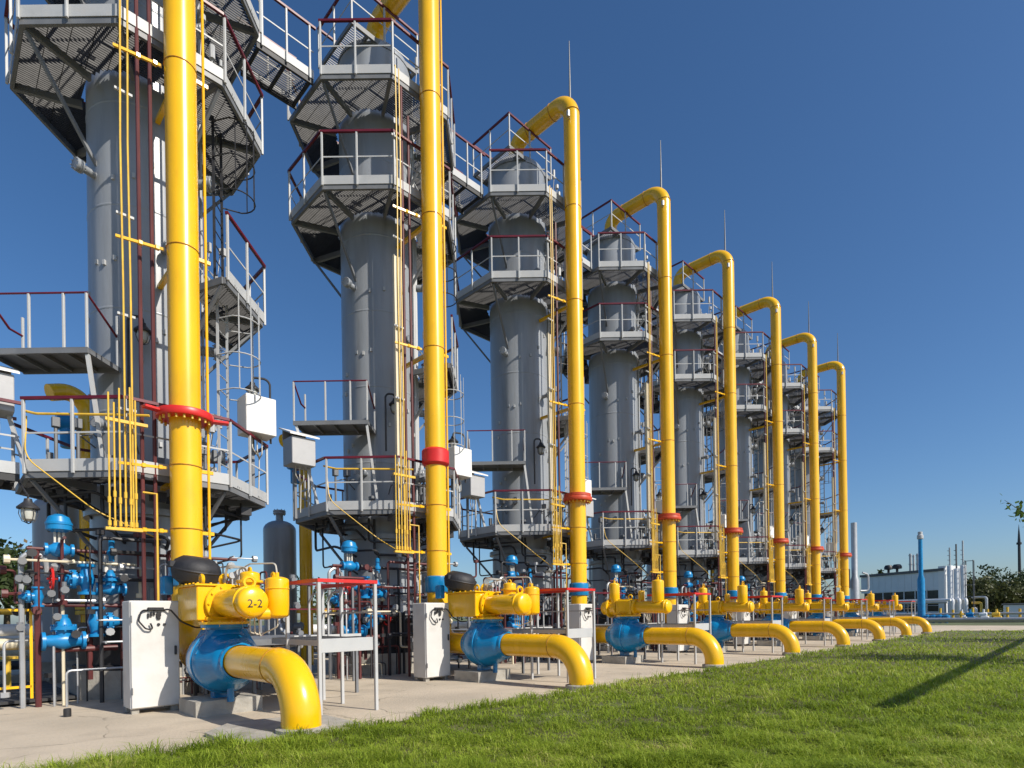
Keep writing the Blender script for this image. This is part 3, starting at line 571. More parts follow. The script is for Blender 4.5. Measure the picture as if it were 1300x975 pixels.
# ---------------------------------------------------------------- cabinets, access platforms
for i in range(8):
    t = thing('control_cabinet', 'pale grey control cabinet on the pavement at left, nearest the camera' if i == 0 else f'pale grey control cabinet behind the valves, {ORD[i]} from the left', 'cabinet', (X0+STEP*i-.72+(0, .02, -.05, .06, -.03, .05, 0, -.04)[i], 10.3, 0), 'pale control cabinets', R((0, 0, 1.5, -2, 1, -1, 2, 0)[i]))
    part('cabinet_body', 'cab', 'cabinet_paint', t, lambda b: [b.box((0, .25, .90), (.68, .46, 1.66), ch=.012)])
    part('door', 'cabd', 'cabinet_paint', t, lambda b: [b.box((.0, .003, .90), (.655, .028, 1.63), ch=.008)])
    for q in ((-.27, .1), (.27, .1), (-.27, .42), (.27, .42)): part('foot', 'cabp', 'concrete_block', t, lambda b: b.box((0, 0, 0), (.1, .1, .13)), (q[0], q[1], 0))
    for z in (.35, 1.45): part('hinge', 'cabg', 'steel_grey', t, lambda b: b.cyl((-.325, -.018, -.05), (-.325, -.018, .05), .014, 8), (0, 0, z))
    part('handle', 'cabk', 'black_steel', t, lambda b: b.box((.27, -.03, .95), (.03, .035, .14), ch=.006))
    part('hose', 'cabh', 'black_rubber', t, lambda b: [b.tube(fillet([(-.1, -.02, 1.58), (-.2, -.07, 1.58), (-.24, -.06, 1.42), (-.15, -.07, 1.30), (-.04, -.06, 1.27), (-.08, -.06, 1.38)], .06, 5), .013, 6), b.tube(fillet([(.1, -.02, 1.58), (.18, -.09, 1.60), (.32, -.14, 1.40), (.52, -.16, 1.30), (.75, -.1, 1.30)], .15, 6), .014, 6), b.box((0, -.035, 1.60), (.22, .05, .05), ch=.008), b.box((.04, -.03, 1.5), (.05, .03, .12), ch=.006), b.cyl((.04, -.01, 1.36), (.04, -.03, 1.36), .022, 10), b.cyl((.12, -.01, 1.36), (.12, -.03, 1.36), .02, 10)]+[b.box((-.1+.04*k, -.03, 1.5+.02*(k % 3)), (.025, .03, .07), ch=.004) for k in range(5)])
    # access platform between the valve rows
    t = thing('access_platform', 'small white stepped access platform with red top rail, nearest the camera' if i == 0 else f'small white access platform with red top rail, {ORD[i]} from the left', 'platform', (X0+STEP*i, 0, 0), 'white access platforms')
    part('channel', 'apd', 'post_grey', t, lambda b: [b.box((1.14, 7.755, 1.02), (.86, .03, .2), ch=.004), b.box((1.57, 8.57, 1.06), (.03, 1.58, .08)), b.box((.71, 8.57, 1.06), (.03, 1.58, .08))])
    for x, y in ((.69, 7.72), (1.60, 7.72), (1.60, 8.75), (.69, 8.75), (1.60, 9.4)):
        part('post', 'app', 'post_grey', t, lambda b: b.box((0, 0, .965), (.05, .05, 1.93), ch=.006), (x, y, 0))
    part('handrail', 'aph', 'red_paint', t, lambda b: [b.beam((.66, 7.72, 1.955), (1.63, 7.72, 1.955), .06, .05), b.beam((.69, 7.75, 1.957), (.69, 9.2, 1.957), .06, .05), b.beam((1.60, 7.75, 1.957), (1.60, 9.6, 1.957), .06, .05)])
    part('midrail', 'apm', 'post_grey', t, lambda b: [b.tube(fillet([(1.60, 8.78, 1.85), (1.60, 9.05, 1.85), (1.6, 9.2, 1.7), (1.60, 9.2, 1.1)], .08, 4), .018, 6), b.tube(fillet([(1.60, 9.42, 1.85), (1.60, 9.75, 1.85), (1.6, 9.9, 1.7), (1.60, 9.9, 1.1)], .08, 4), .018, 6), b.beam((1.6, 7.75, 1.5), (1.6, 9.4, 1.5), .02, .03)])
    part('tread_grating', 'apg', 'grating', t, lambda b: [b.box((1.14, 7.8+.05*k, 1.1), (.88, .012, .03)) for k in range(32)]+[b.box((.75+.2*k, 8.57, 1.095), (.012, 1.58, .02)) for k in range(5)], kind='stuff')
    part('walkway', 'apw', 'steel_grey', t, lambda b: [b.box((1.55, 11.1, 1.06), (2.0, 2.6, .04)), b.box((1.55, 9.79, 1.02), (2.06, .02, .08)), b.box((.54, 11.1, 1.02), (.02, 2.6, .08))])
    part('kick_plate', 'apk', 'post_grey', t, lambda b: [b.box((1.9, 9.76, 1.10), (1.3, .02, .05))])
    for x, y in ((.6, 9.85), (2.5, 9.85), (.6, 12.3), (2.5, 12.3), (1.55, 9.85)):
        part('leg', 'apl', 'steel_grey', t, lambda b: b.box((0, 0, .5), (.05, .05, 1.06)), (x, y, 0))

# ---------------------------------------------------------------- small pipework in front of the columns
def handwheel(b, c, ax, r=.15):
    c = Vector(c); ax = Vector(ax).normalized(); b.torus(c, ax, r, .018, 20, 6); o_ = ax.orthogonal().normalized()
    for k in range(4): q = Matrix.Rotation(k*math.pi/2, 3, ax) @ o_; b.beam(c, c+q*r, .022, .016, ax)
    b.cyl(c-ax*.03, c+ax*.03, .035, 10)
def gate_valve(label, loc, stem, run, s=1., wheel=True, group='blue gate valves on the pipe frames', key=''):
    """run: pipe direction, stem: direction of bonnet and handwheel"""
    t = thing('gate_valve', label, 'valve', loc, group); st, rn = Vector(stem), Vector(run)
    def body(b):
        b.lathe([(0, -.24), (.125, -.24), (.125, -.20), (.075, -.19), (.09, -.1), (.12, 0), (.09, .1), (.075, .19), (.125, .20), (.125, .24), (0, .24)], (0, 0, 0), rn, 16)
        b.lathe([(.095, 0), (.095, .15), (.15, .15), (.15, .2), (.1, .21), (.07, .3), (.05, .32), (.05, .36)], (0, 0, 0), st, 16)
        for k in range(8):
            q = Matrix.Rotation(k*math.pi/4, 3, st) @ rn; b.cyl(q*.13+st*.13, q*.13+st*.225, .015, 6)
    part('valve_body', 'gv%s%s' % (tuple(stem), tuple(run)), 'blue_light', t, body).scale = (s, s, s)
    if wheel:
        h = part('handwheel', 'gw%s' % (tuple(stem),), 'red_paint', t, lambda b: [handwheel(b, st*.44, st, .165), b.cyl(st*.34, st*.5, .02, 8)]); h.scale = (s, s, s)
    return t
def lamp(name, loc, label, hook=.35, h=1.15, grp='black gooseneck lamps'):
    t = thing('gooseneck_lamp', label, 'lamp', loc, grp)
    part('post', 'lp%.2f%.2f' % (hook, h), 'black_steel', t, lambda b: b.tube(fillet([(0, 0, 0), (0, 0, h), (hook, -hook*.4, h), (hook, -hook*.4, h-.14)], .14, 6), .024, 8))
    p = Vector((hook, -hook*.4, h-.16))
    part('lamp_shade', 'ls', 'black_steel', t, lambda b: b.lathe([(0, .06), (.05, .05), (.06, 0), (.15, -.09), (.15, -.115), (.10, -.115)], n=16), p)
    part('lantern_glass', 'lg', 'lamp_glass', t, lambda b: b.lathe([(.09, -.11), (.10, -.16), (.085, -.28), (.05, -.31), (0, -.32)], n=14), p)
    part('guard', 'lgd', 'black_steel', t, lambda b: [b.tube([(.11*math.cos(a), .11*math.sin(a), -.11), (.12*math.cos(a), .12*math.sin(a), -.2), (.08*math.cos(a), .08*math.sin(a), -.31), (0, 0, -.35)], .007, 4) for a in [k*math.pi/3 for k in range(6)]], p)
def make_small(i):
    x = X0+STEP*i; o = ORD[i]
    # oxide red drain pipes
    for dx, tag_ in ((-.57, 'left'), (-.38, 'right')):
        solo('drain_pipe', 'pipe_oxide', lambda b: b.tube([(0, 0, -.05), (0, 0, 14.2 if tag_ == 'left' else 13.6)], .033, 8), f'thin dark red upright pipe, {tag_} of the pair beside the {o} riser', 'pipe', (x+dx, 11.6, 0), 'thin dark red upright pipes', 'drp'+tag_)
    t = thing('impulse_line', f'pair of thin yellow impulse lines running up beside the {o} column', 'pipe', (x, 0, 0), 'thin yellow upright lines')
    for dx, y in ((-.75, 11.42), (-.86, 11.40)):
        part('tube', 'il%.2f' % dx, 'yellow_old', t, lambda b: b.tube([(dx, y, 3.0), (dx, y, 7.0), (dx-.015, y, 9.5), (dx+.01, y, 12), (dx, y, 14.4)], .016, 6))
    for z in (5.0, 6.6, 8.3, 10.4, 12.8): part('clip', 'ilc', 'steel_light', t, lambda b: b.box((-.80, 11.5, 0), (.26, .04, .04)), (0, 0, z))
    if i: solo('cable_tray', 'cream_tray', lambda b: [b.box((0, 0, 7.3), (.17, .05, 5.4), ch=.006), b.box((-.08, -.03, 7.3), (.012, .05, 5.4)), b.box((.08, -.03, 7.3), (.012, .05, 5.4))], f'cream cable tray standing upright beside the {o} riser', 'cable tray', (x-.80, 11.58, 0), 'cream cable trays', 'ctray')
    t = thing('impulse_manifold', f'rack of short yellow impulse tubes at the foot of the {o} column', 'pipe rack', (x, 11.25, 0), 'yellow impulse tube racks')
    for k in range(6):
        dx = -1.12+.075*k; zt = (5.15, 5.0, 5.25, 4.5, 5.3, 5.1)[k]
        part('tube', 'mt%d' % k, 'yellow_old', t, lambda b: [b.tube([(dx, 0, 2.95), (dx, 0, zt)], .014, 6), b.cyl((dx, 0, 2.98), (dx, 0, 3.06), .026, 8), b.cyl((dx, 0, 3.35+.1*(k % 2)), (dx, 0, 3.45+.1*(k % 2)), .024, 8)])
    part('bracket', 'mbr', 'yellow_old', t, lambda b: b.box((-.92, .0, 2.93), (.52, .07, .045)))
    part('bracket', 'mbr2', 'yellow_old', t, lambda b: b.box((-.86, .03, 4.72), (.60, .05, .05)))
    part('drain_line', 'mbr3', 'yellow_old', t, lambda b: b.tube([(-.42, .1, .9), (-.42, .1, 3.6), (-.6, .2, 3.62)], .022, 6))
    # pipe frame with valves
    t = thing('pipe_manifold', f'dark red pipe frame with headers in front of the {o} column foot', 'pipe frame', (x, 12.5, 0), 'dark red pipe frames')
    def hdr(b):
        b.tube([(-2.05, .0, 2.66), (1.3, .0, 2.66)], .03, 8); b.tube([(-2.0, .0, 1.72), (-.3, .0, 1.70)], .035, 8); b.tube([(-1.9, .1, 2.36), (-.9, .1, 2.2)], .03, 8)
        b.tube([(-1.2, .02, 1.44), (-.3, .02, 1.44)], .045, 8); b.tube([(-1.7, .0, .95), (-.8, .0, .95)], .05, 8)
    part('header', 'pfh', 'pipe_oxide', t, hdr)
    for dx, r_, z0, z1, m in ((-1.92, .045, 0, 2.66, 'pipe_oxide'), (-1.60, .04, .9, 2.6, 'pipe_oxide'), (-1.2, .04, .4, 2.1, 'pipe_oxide'), (-.72, .035, 0, 2.1, 'pipe_oxide'), (-.95, .035, 1.9, 2.6, 'white_enamel'), (-.72, .03, 2.1, 2.62, 'white_enamel'), (.35, .03, 0, 2.62, 'steel_light'), (.9, .03, 0, 2.62, 'steel_light'), (-.15, .05, 0, 2.3, 'white_enamel')):
        part('upright', 'pfu%.2f' % dx, m, t, lambda b: b.tube([(dx, .03, z0), (dx, .03, z1)], r_, 8))
    part('gooseneck', 'pfg', 'zinc', t, lambda b: b.tube(fillet([(-2.12, .05, .0), (-2.12, .05, 2.5), (-1.98, .05, 2.62), (-1.8, .05, 2.5), (-1.78, .05, 2.2)], .13, 5), .04, 8))
    part('rail', 'pfb0', 'zinc', t, lambda b: b.box((-.75, .05, 2.28), (.5, .03, .025)))
    part('gauge', 'pfb1', 'zinc', t, lambda b: [b.cyl((-.8, .02, 2.4), (-.8, .08, 2.4), .07, 12)])
    part('panel', 'pfb2', 'zinc', t, lambda b: b.box((-.1, .12, 1.6), (.3, .08, .9), ch=.01))
    part('instrument_box', 'pfb3', 'zinc', t, lambda b: b.box((.25, .15, 1.2), (.22, .1, .5), ch=.01))
    t = thing('small_bore_pipework', f'tangle of thin dark, grey and red pipes crowding the foot of the {o} column', 'pipework', (x, 0, 0), 'small pipework at the column feet')
    var = i % 3
    for nm, m, cnt, sd in (('dark_pipes', 'black_steel', 26, 1), ('grey_pipes', 'zinc', 20, 2), ('oxide_pipes', 'pipe_oxide', 22, 3), ('pale_pipes', 'cream_tray', 5, 4)):
        def run(b):
            rr = random.Random(sd*10+var)
            for k in range(cnt):
                p = Vector((rr.uniform(-2.3, 2.6), rr.uniform(11.9, 13.0), rr.uniform(.25, 2.9)))
                if abs(p.x+.1) < 1.1 and p.y > 12.5: p.y = 12.3
                pts = [Vector((p.x, p.y, rr.choice((0, p.z)))), p]
                if pts[0] == p: pts[0] = p+Vector((0, -.3, 0))
                for q in range(rr.randint(1, 3)):
                    ax = rr.choice((0, 0, 2, 1)); d = Vector((0, 0, 0)); d[ax] = rr.uniform(.35, 1.3)*rr.choice((-1, 1))*(.35 if ax == 1 else 1); n_ = pts[-1]+d
                    n_.z = min(3.0, max(.25, n_.z)); n_.y = min(12.5, max(11.8, n_.y)); n_.x = min(2.6, max(-2.35, n_.x))
                    if (n_-pts[-1]).length > .15 and abs((n_-pts[-1]).normalized().dot((pts[-1]-pts[-2]).normalized())) < .9: pts.append(n_)
                if len(pts) > 2: b.tube(fillet(pts, .07, 3), rr.choice((.014, .02, .026, .034)), 6)
                e = pts[-1]; dd = (pts[-1]-pts[-2]).normalized(); b.cyl(e-dd*.04, e+dd*.04, .07, 8)
        part(nm, 'sbp%s%d' % (nm, var), m, t, run, kind='stuff')
    def fit(b):
        rr = random.Random(50+var)
        for k in range(26):
            p = Vector((rr.uniform(-2.3, 2.5), rr.uniform(11.9, 12.5), rr.uniform(.4, 2.4))); b.cyl(p, p+Vector((0, 0, rr.uniform(.1, .22))), rr.uniform(.035, .07), 10)
            b.cyl(p+Vector((0, -.10, .08)), p+Vector((0, .02, .08)), .06, 10)
    part('fittings', 'sbf%d' % var, 'steel_grey', t, fit, kind='stuff')
    t = thing('guard_rail', f'dark red guard rail at walkway height beside the foot of the {o} column', 'guard rail', (x, 11.75, 0), 'dark red guard rails')
    part('rail', 'grr', 'rail_red', t, lambda b: [b.beam((.4, 0, 2.15), (3.6, 0, 2.15), .05, .045), b.beam((.4, 0, 1.62), (3.6, 0, 1.62), .03, .03)])
    for k in range(4): part('post', 'grp', 'steel_grey', t, lambda b: b.box((0, .03, 1.08), (.045, .045, 2.16)), (.45+k*1.03, 0, 0))
    t = thing('control_valve', f'blue control valve with mushroom shaped actuator at the {o} column', 'valve', (x-1.62, 12.5, 0), 'blue mushroom control valves')
    part('actuator', 'cva', 'blue_light', t, lambda b: b.lathe([(0, 2.96), (.10, 2.96), (.185, 3.0), (.185, 3.08), (.195, 3.085), (.195, 3.12), (.18, 3.13), (.15, 3.22), (.06, 3.27), (0, 3.28)], n=24))
    part('yoke', 'cvy', 'wire_pale', t, lambda b: [b.box((-.06, 0, 2.86), (.03, .05, .24)), b.box((.06, 0, 2.86), (.03, .05, .24)), b.cyl((0, 0, 2.76), (0, 0, 2.96), .02, 8)])
    part('valve_body', 'cvb', 'blue_light', t, lambda b: [b.lathe([(0, -.2), (.11, -.2), (.11, -.16), (.07, -.14), (.12, -.06), (.12, .06), (.07, .14), (.11, .16), (.11, .2), (0, .2)], (0, 0, 2.66), (1, 0, 0), 16), b.cyl((0, 0, 2.66), (0, 0, 2.78), .09, 14, .01)])
    gate_valve(f'upper left blue gate valve with red handwheel at the {o} column', (x-1.25, 12.45, 2.16), (-1, 0, 0), (0, 0, 1), 1.1)
    gate_valve(f'upper right blue gate valve on the pipe frame at the {o} column', (x-.90, 12.45, 2.0), (0, 0, 1), (1, 0, 0), .95, False)
    gate_valve(f'lower right blue gate valve with red handwheel at the {o} column', (x-1.12, 12.45, 1.42), (1, 0, 0), (0, 0, 1), 1.1)
    gate_valve(f'lowest blue gate valve, upright, on the pipe frame at the {o} column', (x-1.58, 12.45, 1.1), (0, 0, 1), (1, 0, 0), 1.25, False)
    gate_valve(f'small blue valve on the left upright of the pipe frame at the {o} column', (x-1.92, 12.45, 1.85), (-1, 0, 0), (0, 0, 1), .7, False)
    solo('relief_valve', 'blue_light', lambda b: b.lathe([(0, 2.5), (.045, 2.5), (.05, 2.6), (.075, 2.62), (.075, 2.68), (.05, 2.7), (.05, 2.88), (.0, 2.9)], n=14), f'slim blue upright relief valve topping the pipe frame at the {o} column', 'valve', (x-.88, 12.45, 0), 'slim blue relief valves', 'relv')
    # white boxes on posts, lamps
    for side, bx, by, bz in (('right', 1.72, 12.22, 5.28), ('left', -2.42, 13.15, 5.1)):
        t = thing('junction_box', f'white box raised on a post to the {side} of the {o} column', 'box', (x+bx, by, bz), 'white boxes on posts', R(0) if side == 'right' else R(0))
        tilt = 0 if side == 'right' else .0
        part('box', 'jb'+side, 'white_enamel' if side == 'right' else 'box_shaded', t, (lambda b: b.box((0, .2, .40), (.62, .5, .78), ch=.012)) if side == 'right' else (lambda b: [b.box((0, .2, .28), (.58, .5, .64), ch=.012), b.box((0, .46, .7), (.58, .02, .3))]))
        if side == 'left': part('lid', 'jblid', 'white_enamel', t, lambda b: b.add([(-.36, -.12, .615), (.36, -.12, .615), (.36, .50, .86), (-.36, .50, .86), (-.36, -.12, .65), (.36, -.12, .65), (.36, .50, .895), (-.36, .50, .895)], [(3, 2, 1, 0), (4, 5, 6, 7), (0, 1, 5, 4), (1, 2, 6, 5), (2, 3, 7, 6), (3, 0, 4, 7)]))
        part('post', 'jbp', 'steel_grey', t, lambda b: [b.box((0, .45, -.6), (.06, .06, 1.3))])
        part('cable', 'jbc', 'wire_pale', t, lambda b: [b.tube(fillet([(.1*k-.1, .2, .02), (.1*k-.1, .2, -.25-.06*k), (.1, .35, -.4), (.1, .4, -1.1)], .08, 4), .014, 5) for k in range(3)])
    lamp('g', (x+2.02, 12.45, 5.2), f'black gooseneck lamp over the white box to the right of the {o} column', -.32, 1.38)
    lamp('g', (x-.58, 12.45, 5.6), f'black gooseneck lamp beside the small balcony of the {o} column', .22, 1.45)
    # yellow cross pipe at the ring platform
    solo('gas_pipe', 'yellow_old', lambda b: [b.tube(fillet([(-2.05, -.75, 5.05), (-1.9, -1.05, 4.95), (-.9, -1.9, 4.95), (-.5, -2.2, 4.95)], .2, 5), .022, 8), b.tube(fillet([(-2.0, -.8, 4.95), (-2.05, -1.0, 4.2), (-1.2, -1.7, 3.3), (-.2, -1.6, 2.9)], .5, 6), .011, 6)], f'thin yellow pipe slung round the lower platform of the {o} column', 'pipe', (x, YC, 0), 'thin yellow slung pipes', 'slung')
    # rear pipe
    t = thing('rear_pipe', f'yellow upright pipe behind and left of the {o} column', 'pipe', (x-.45, 17.2, 0), 'yellow pipes behind the columns')
    part('pipe', 'rp', 'yellow_paint', t, lambda b: b.tube(fillet([(0, 0, -.1), (0, 0, 7.05), (-.75, -.2, 6.75)], .4, 10), .19, 20), sharp=50)
    part('flange', 'rpf', 'yellow_old', t, lambda b: [b.cyl((0, 0, z), (0, 0, z+.1), .3, 20, .01) for z in (1.6, 1.72, 4.6, 4.72)])
    part('valve_motor', 'rpm', 'blue_light', t, lambda b: [b.cyl((-.3, -.3, 6.1), (-.65, -.3, 6.1), .2, 14, .02), b.cyl((-.45, -.3, 5.5), (-.45, -.3, 6.0), .13, 12, .02)])
    t = thing('separator_vessel', f'squat grey separator vessel behind and left of the {o} column', 'vessel', (x-.98, 17.85, 0), 'grey separator vessels')
    part('shell', 'svs', 'column_grey', t, lambda b: b.lathe([(.48, .5), (.48, 4.2)]+[(.48*math.cos(a), 4.2+.3*math.sin(a)) for a in [math.pi/2*k/6 for k in range(7)]], n=32))
    part('foot', 'svf', 'concrete_block', t, lambda b: b.box((0, 0, .2), (1.2, 1.2, .6)))
    for p_, d_ in (((0, 0, 4.4), (0, 0, 1)), ((-.2, -.36, 2.2), (-.5, -.85, 0)), ((.25, -.34, 1.2), (.6, -.8, 0))): part('nozzle', 'svn%.1f' % p_[2], 'column_grey', t, lambda b: nozzle(b, p_, d_, .11, .35))
for i in range(8): make_small(i)
t = thing('hanging_lantern', 'black lantern hanging under the low footbridge at the left edge', 'lamp', (X0-2.07, 12.0, 3.35))
part('chain', None, 'black_steel', t, lambda b: [b.tube([(0, 0, .1), (0, 1.4, .58)], .015, 5), b.tube([(0, 0, -.02), (0, 0, .12)], .015, 5)])
part('lamp_shade', 'ls', 'black_steel', t, None); part('lantern_glass', 'lg', 'lamp_glass', t, None); part('guard', 'lgd', 'black_steel', t, None)
solo('bollard', 'black_steel', lambda b: b.cyl((0, 0, -.05), (0, 0, .12), .05, 12, .01), 'short black stub standing on the pavement left of the nearest cabinet', 'stub', (X0-1.75, 10.9, 0))
solo('ground_slab', 'concrete_block', lambda b: b.prism([(-.85, -.30), (.75, -.30), (.75, 1.0), (-.35, 1.35), (-.85, .8)], -.05, .045), 'low concrete slab round the foot of the nearest outlet pipe', 'slab', (X0, YE, 0))

# ---------------------------------------------------------------- pipe rack behind the columns
for nm, y, z, r_, m, lab in (('white_pipe', 20.0, 1.05, .17, 'white_enamel', 'white pipe running low behind the columns, upper of two'), ('cream_pipe', 20.6, .62, .17, 'cream_tray', 'cream pipe running low behind the columns beside the white pipe'), ('yellow_pipe', 21.4, 1.75, .09, 'yellow_old', 'thin yellow pipe running high along the rack behind the columns'), ('grey_pipe', 22.2, .95, .25, 'zinc', 'thick grey pipe at the back of the pipe rack'), ('dark_pipe', 19.5, .35, .12, 'black_steel', 'dark pipe close to the ground behind the columns')):
    solo(nm, m, lambda b: b.tube([(-18, 0, 0), (46, 0, 0)], r_, 16), lab, 'pipe', (0, y, z))
for k in range(8):
    solo('rack_support', 'steel_grey', lambda b: [b.box((0, -1.5, .55), (.12, .12, 1.2)), b.box((0, 1.2, .85), (.12, .12, 1.8)), b.box((0, -.2, .42), (.1, 2.8, .1)), b.box((0, .1, 1.62), (.1, 2.3, .08))], f'grey steel trestle of the rear pipe rack, just left of the {ORD[k]} column', 'trestle', (X0+STEP*k-2.6, 21.0, 0), 'trestles of the rear pipe rack', 'rsup')
t = thing('shade_sheet', 'low dark sheet standing in for ground shade left of the first column', 'shade sheet', (-1.75, 15.0, 0))  # dark slats laid flat as painted shade on the ground
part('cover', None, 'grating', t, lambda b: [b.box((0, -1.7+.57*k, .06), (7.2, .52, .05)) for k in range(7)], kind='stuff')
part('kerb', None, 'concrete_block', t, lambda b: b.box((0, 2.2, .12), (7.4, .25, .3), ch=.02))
for z_, r_, m_, nm, lab in ((1.28, .12, 'white_enamel', 'white_pipe', 'short white pipe at the left edge, upper of the pair ending beside the barrier'), (0.99, .12, 'cream_tray', 'cream_pipe', 'short cream pipe at the left edge, lower of the pair ending beside the barrier'), (1.66, .05, 'yellow_old', 'yellow_pipe', 'short thin yellow pipe at the left edge above the white pipe')):
    solo(nm, m_, lambda b: [b.tube([(-7, 0, 0), (1.55, 0, 0)], r_, 14), b.cyl((1.5, 0, 0), (1.57, 0, 0), r_*1.6, 14, .006), b.cyl((1.58, 0, 0), (1.65, 0, 0), r_*1.6, 14, .006), b.cyl((.4, 0, 0), (.52, 0, 0), r_*1.5, 14, .006)], lab, 'pipe', (0, 15.6, z_))
solo('pipe_stand', 'yellow_old', lambda b: [b.box((0, 0, .35), (.08, .3, .8)), b.box((0, .0, .72), (.3, .4, .05))], 'yellowish stand under the short pipes at the left edge', 'pipe stand', (1.1, 15.6, 0))
t = thing('barrier', 'yellow tubular barrier at the left edge beside the pipe frame', 'barrier', (X0-2.75, 12.6, 0))
for dx in (0, .75): part('post', 'ybp', 'yellow_paint', t, lambda b: b.box((0, 0, .75), (.04, .04, 1.5)), (dx, 0, .15))
part('rail', None, 'yellow_paint', t, lambda b: [b.box((.375, 0, 1.63), (.9, .04, .04)), b.box((.375, 0, .35), (.75, .04, .04))])

# ---------------------------------------------------------------- buildings and masts beyond
t = thing('plant_building', 'long white plant building with a dark window band beyond the lawn', 'building', (93, 13.3, 0), rz=math.atan2(23.7-13, 99.3-93))
# local x runs along the long wall (away to the left in view), local -? faces the camera: +y side
LB, DB, HB = 12.6, 3.4, 6.7
part('wall', None, 'blue_cladding', t, lambda b: [b.box((LB/2, -DB/2, 5.25), (LB, DB, 2.5)), b.box((LB/2, -DB/2, .55), (LB, DB, 1.3))])
part('end_panel', None, 'white_cladding', t, lambda b: [b.box((.35, -DB/2-.02, 3.5), (.8, DB+.3, 7.2))])
part('roof', None, 'roof_grey', t, lambda b: [b.box((LB/2+.2, -DB/2, 6.65), (LB+.4, DB+.5, .34))])
part('core', None, 'roof_grey', t, lambda b: [b.box((LB/2, -DB/2, 2.6), (LB-.2, DB-.4, 2.8))])
for k in range(7):
    f = part('window', 'pbw', 'white_cladding', t, lambda b: [b.box((0, 0, 0), (.09, .14, 2.8)), b.box((.82, 0, .3), (1.64, .1, .05)), b.box((.82, 0, -.6), (1.64, .1, .05))], (.8+k*1.68, -.02, 2.6))
    part('pane', 'pbp', 'dark_glass', f, lambda b: b.box((.84, -.03, 0), (1.5, .03, 2.78)))
for k in range(12): part('cladding_panel', 'pbc', 'blue_cladding', t, lambda b: b.box((0, 0, 0), (1.02, .05, 2.4), ch=.015), (1.3+k*1.04-.3, .022, 5.25))
for k, (x, h, r_) in enumerate(((6.5, 2.6, .16), (6.0, 2.4, .12), (5.4, 2.5, .16))):
    solo('roof_stack', 'zinc', lambda b: [b.cyl((0, 0, 0), (0, 0, h), r_, 12), b.cyl((0, 0, h-.3), (0, 0, h-.2), r_*1.4, 12), b.cyl((0, 0, h*.4), (0, 0, h*.45), r_*1.4, 12)], ['left', 'middle', 'right'][k]+'most of the three thin stacks at mid roof of the white building', 'stack', tuple(t.matrix_basis @ Vector((x, -2, 6.8)) if False else (93+x*.507+2*.86-.0, 13.3+x*.862-1.0, 6.8)), 'thin roof stacks')
for k, (x, s_) in enumerate(((9.3, .55), (7.9, .6))):
    solo('roof_fan', 'black_steel', lambda b: [b.cyl((0, 0, 0), (0, 0, .55), .16, 10), b.lathe([(0, .5), (s_, .6), (s_, .95), (s_*.7, 1.2), (0, 1.25)], n=14)], 'dark '+['round', 'squat'][k]+' fan cowl on the roof of the white building', 'fan', (93+x*.507+1, 13.3+x*.862-.6, 6.8), 'dark roof fan cowls')
for k, (x, y, h, r_) in enumerate(((92.8, 12.7, 7.0, .32), (93.0, 12.05, 6.6, .32), (93.2, 11.4, 7.0, .32))):
    s = thing('silo', f'white upright tank at the right end of the plant building, {ORD[k]} from the left', 'tank', (x, y, 0), 'white upright tanks')
    part('shell', 'silo%d' % k, 'white_cladding', s, lambda b: b.lathe([(r_, 0), (r_, h), (r_*.9, h+.06), (0, h+.07)], n=20))
    part('stack', 'silst%d' % k, ('zinc', 'roof_grey', 'zinc')[k], s, lambda b: [b.cyl((0, 0, 6.5), (0, 0, 9.4+.4*k), .09, 10)]+[b.box((.15, .1, 7.2+.6*q), (.4, .3, .05)) for q in range(4)])
    part('duct', 'sild', 'white_cladding', s, lambda b: b.tube(fillet([(-.3, -.1, 2.7), (-1.2, -.4, 2.7), (-1.2, -.4, 0)], .4, 6), .2, 10))
t = thing('pipe_bridge', 'white pipe bridge on thin legs in front of the plant building windows', 'pipe bridge', (88, 12, 0))
part('pipe', None, 'white_cladding', t, lambda b: b.tube(fillet([(0, 0, 2.6), (4.5, 9.5, 2.6)], .3), .16, 8)); part('pipe', None, 'zinc', t, lambda b: b.tube([(-.3, .3, 2.3), (4.2, 9.8, 2.3)], .12, 8))
for k in range(5): part('leg', 'pbl', 'steel_grey', t, lambda b: b.box((0, 0, 1.1), (.15, .15, 2.3)), (.3+k*1.0, .6+k*2.15, 0))
t = thing('equipment_frame', 'dark steel scaffold with pipes standing right of the white tanks', 'scaffold', (92.3, 10.3, 0))
for x in (0, .9):
    for y in (0, .8): part('leg', 'efl', 'roof_grey', t, lambda b: b.box((0, 0, 3.8), (.08, .08, 7.6)), (x, y, 0))
for k in range(5): part('beam', 'efb', 'roof_grey', t, lambda b: [b.box((.45, 0, 0), (.9, .07, .07)), b.box((0, .4, 0), (.07, .8, .07)), b.box((.45, .8, 0), (.9, .07, .07))], (0, 0, 1.5+1.5*k), kind='stuff')
for k in range(3): part('pipe', 'efp%d' % k, ('white_cladding', 'yellow_old', 'zinc')[k], t, lambda b: b.tube(fillet([(-.4, -.3-.5*k, 0), (-.4, -.3-.5*k, 1.5+.7*k), (.5, .2, 1.5+.7*k)], .3, 4), .14, 8))
for k, (x, y, c_) in enumerate(((82, 8.2, 'white_cladding'), (83, 7.2, 'yellow_old'), (84, 9.6, 'blue_light'), (86, 10.6, 'white_cladding'))):
    solo('pump_unit', c_, lambda b: [b.box((0, 0, .35), (.8, .7, .5), ch=.05), b.cyl((0, -.2, .8), (0, .5, .8), .25, 12, .03), b.cyl((0, .1, .9), (0, .1, 1.4), .1, 8)], ['white', 'yellow', 'blue', 'rear white'][k]+' pump unit on the ground right of the plant building', 'pump', (x, y, 0), 'pump units in the yard')
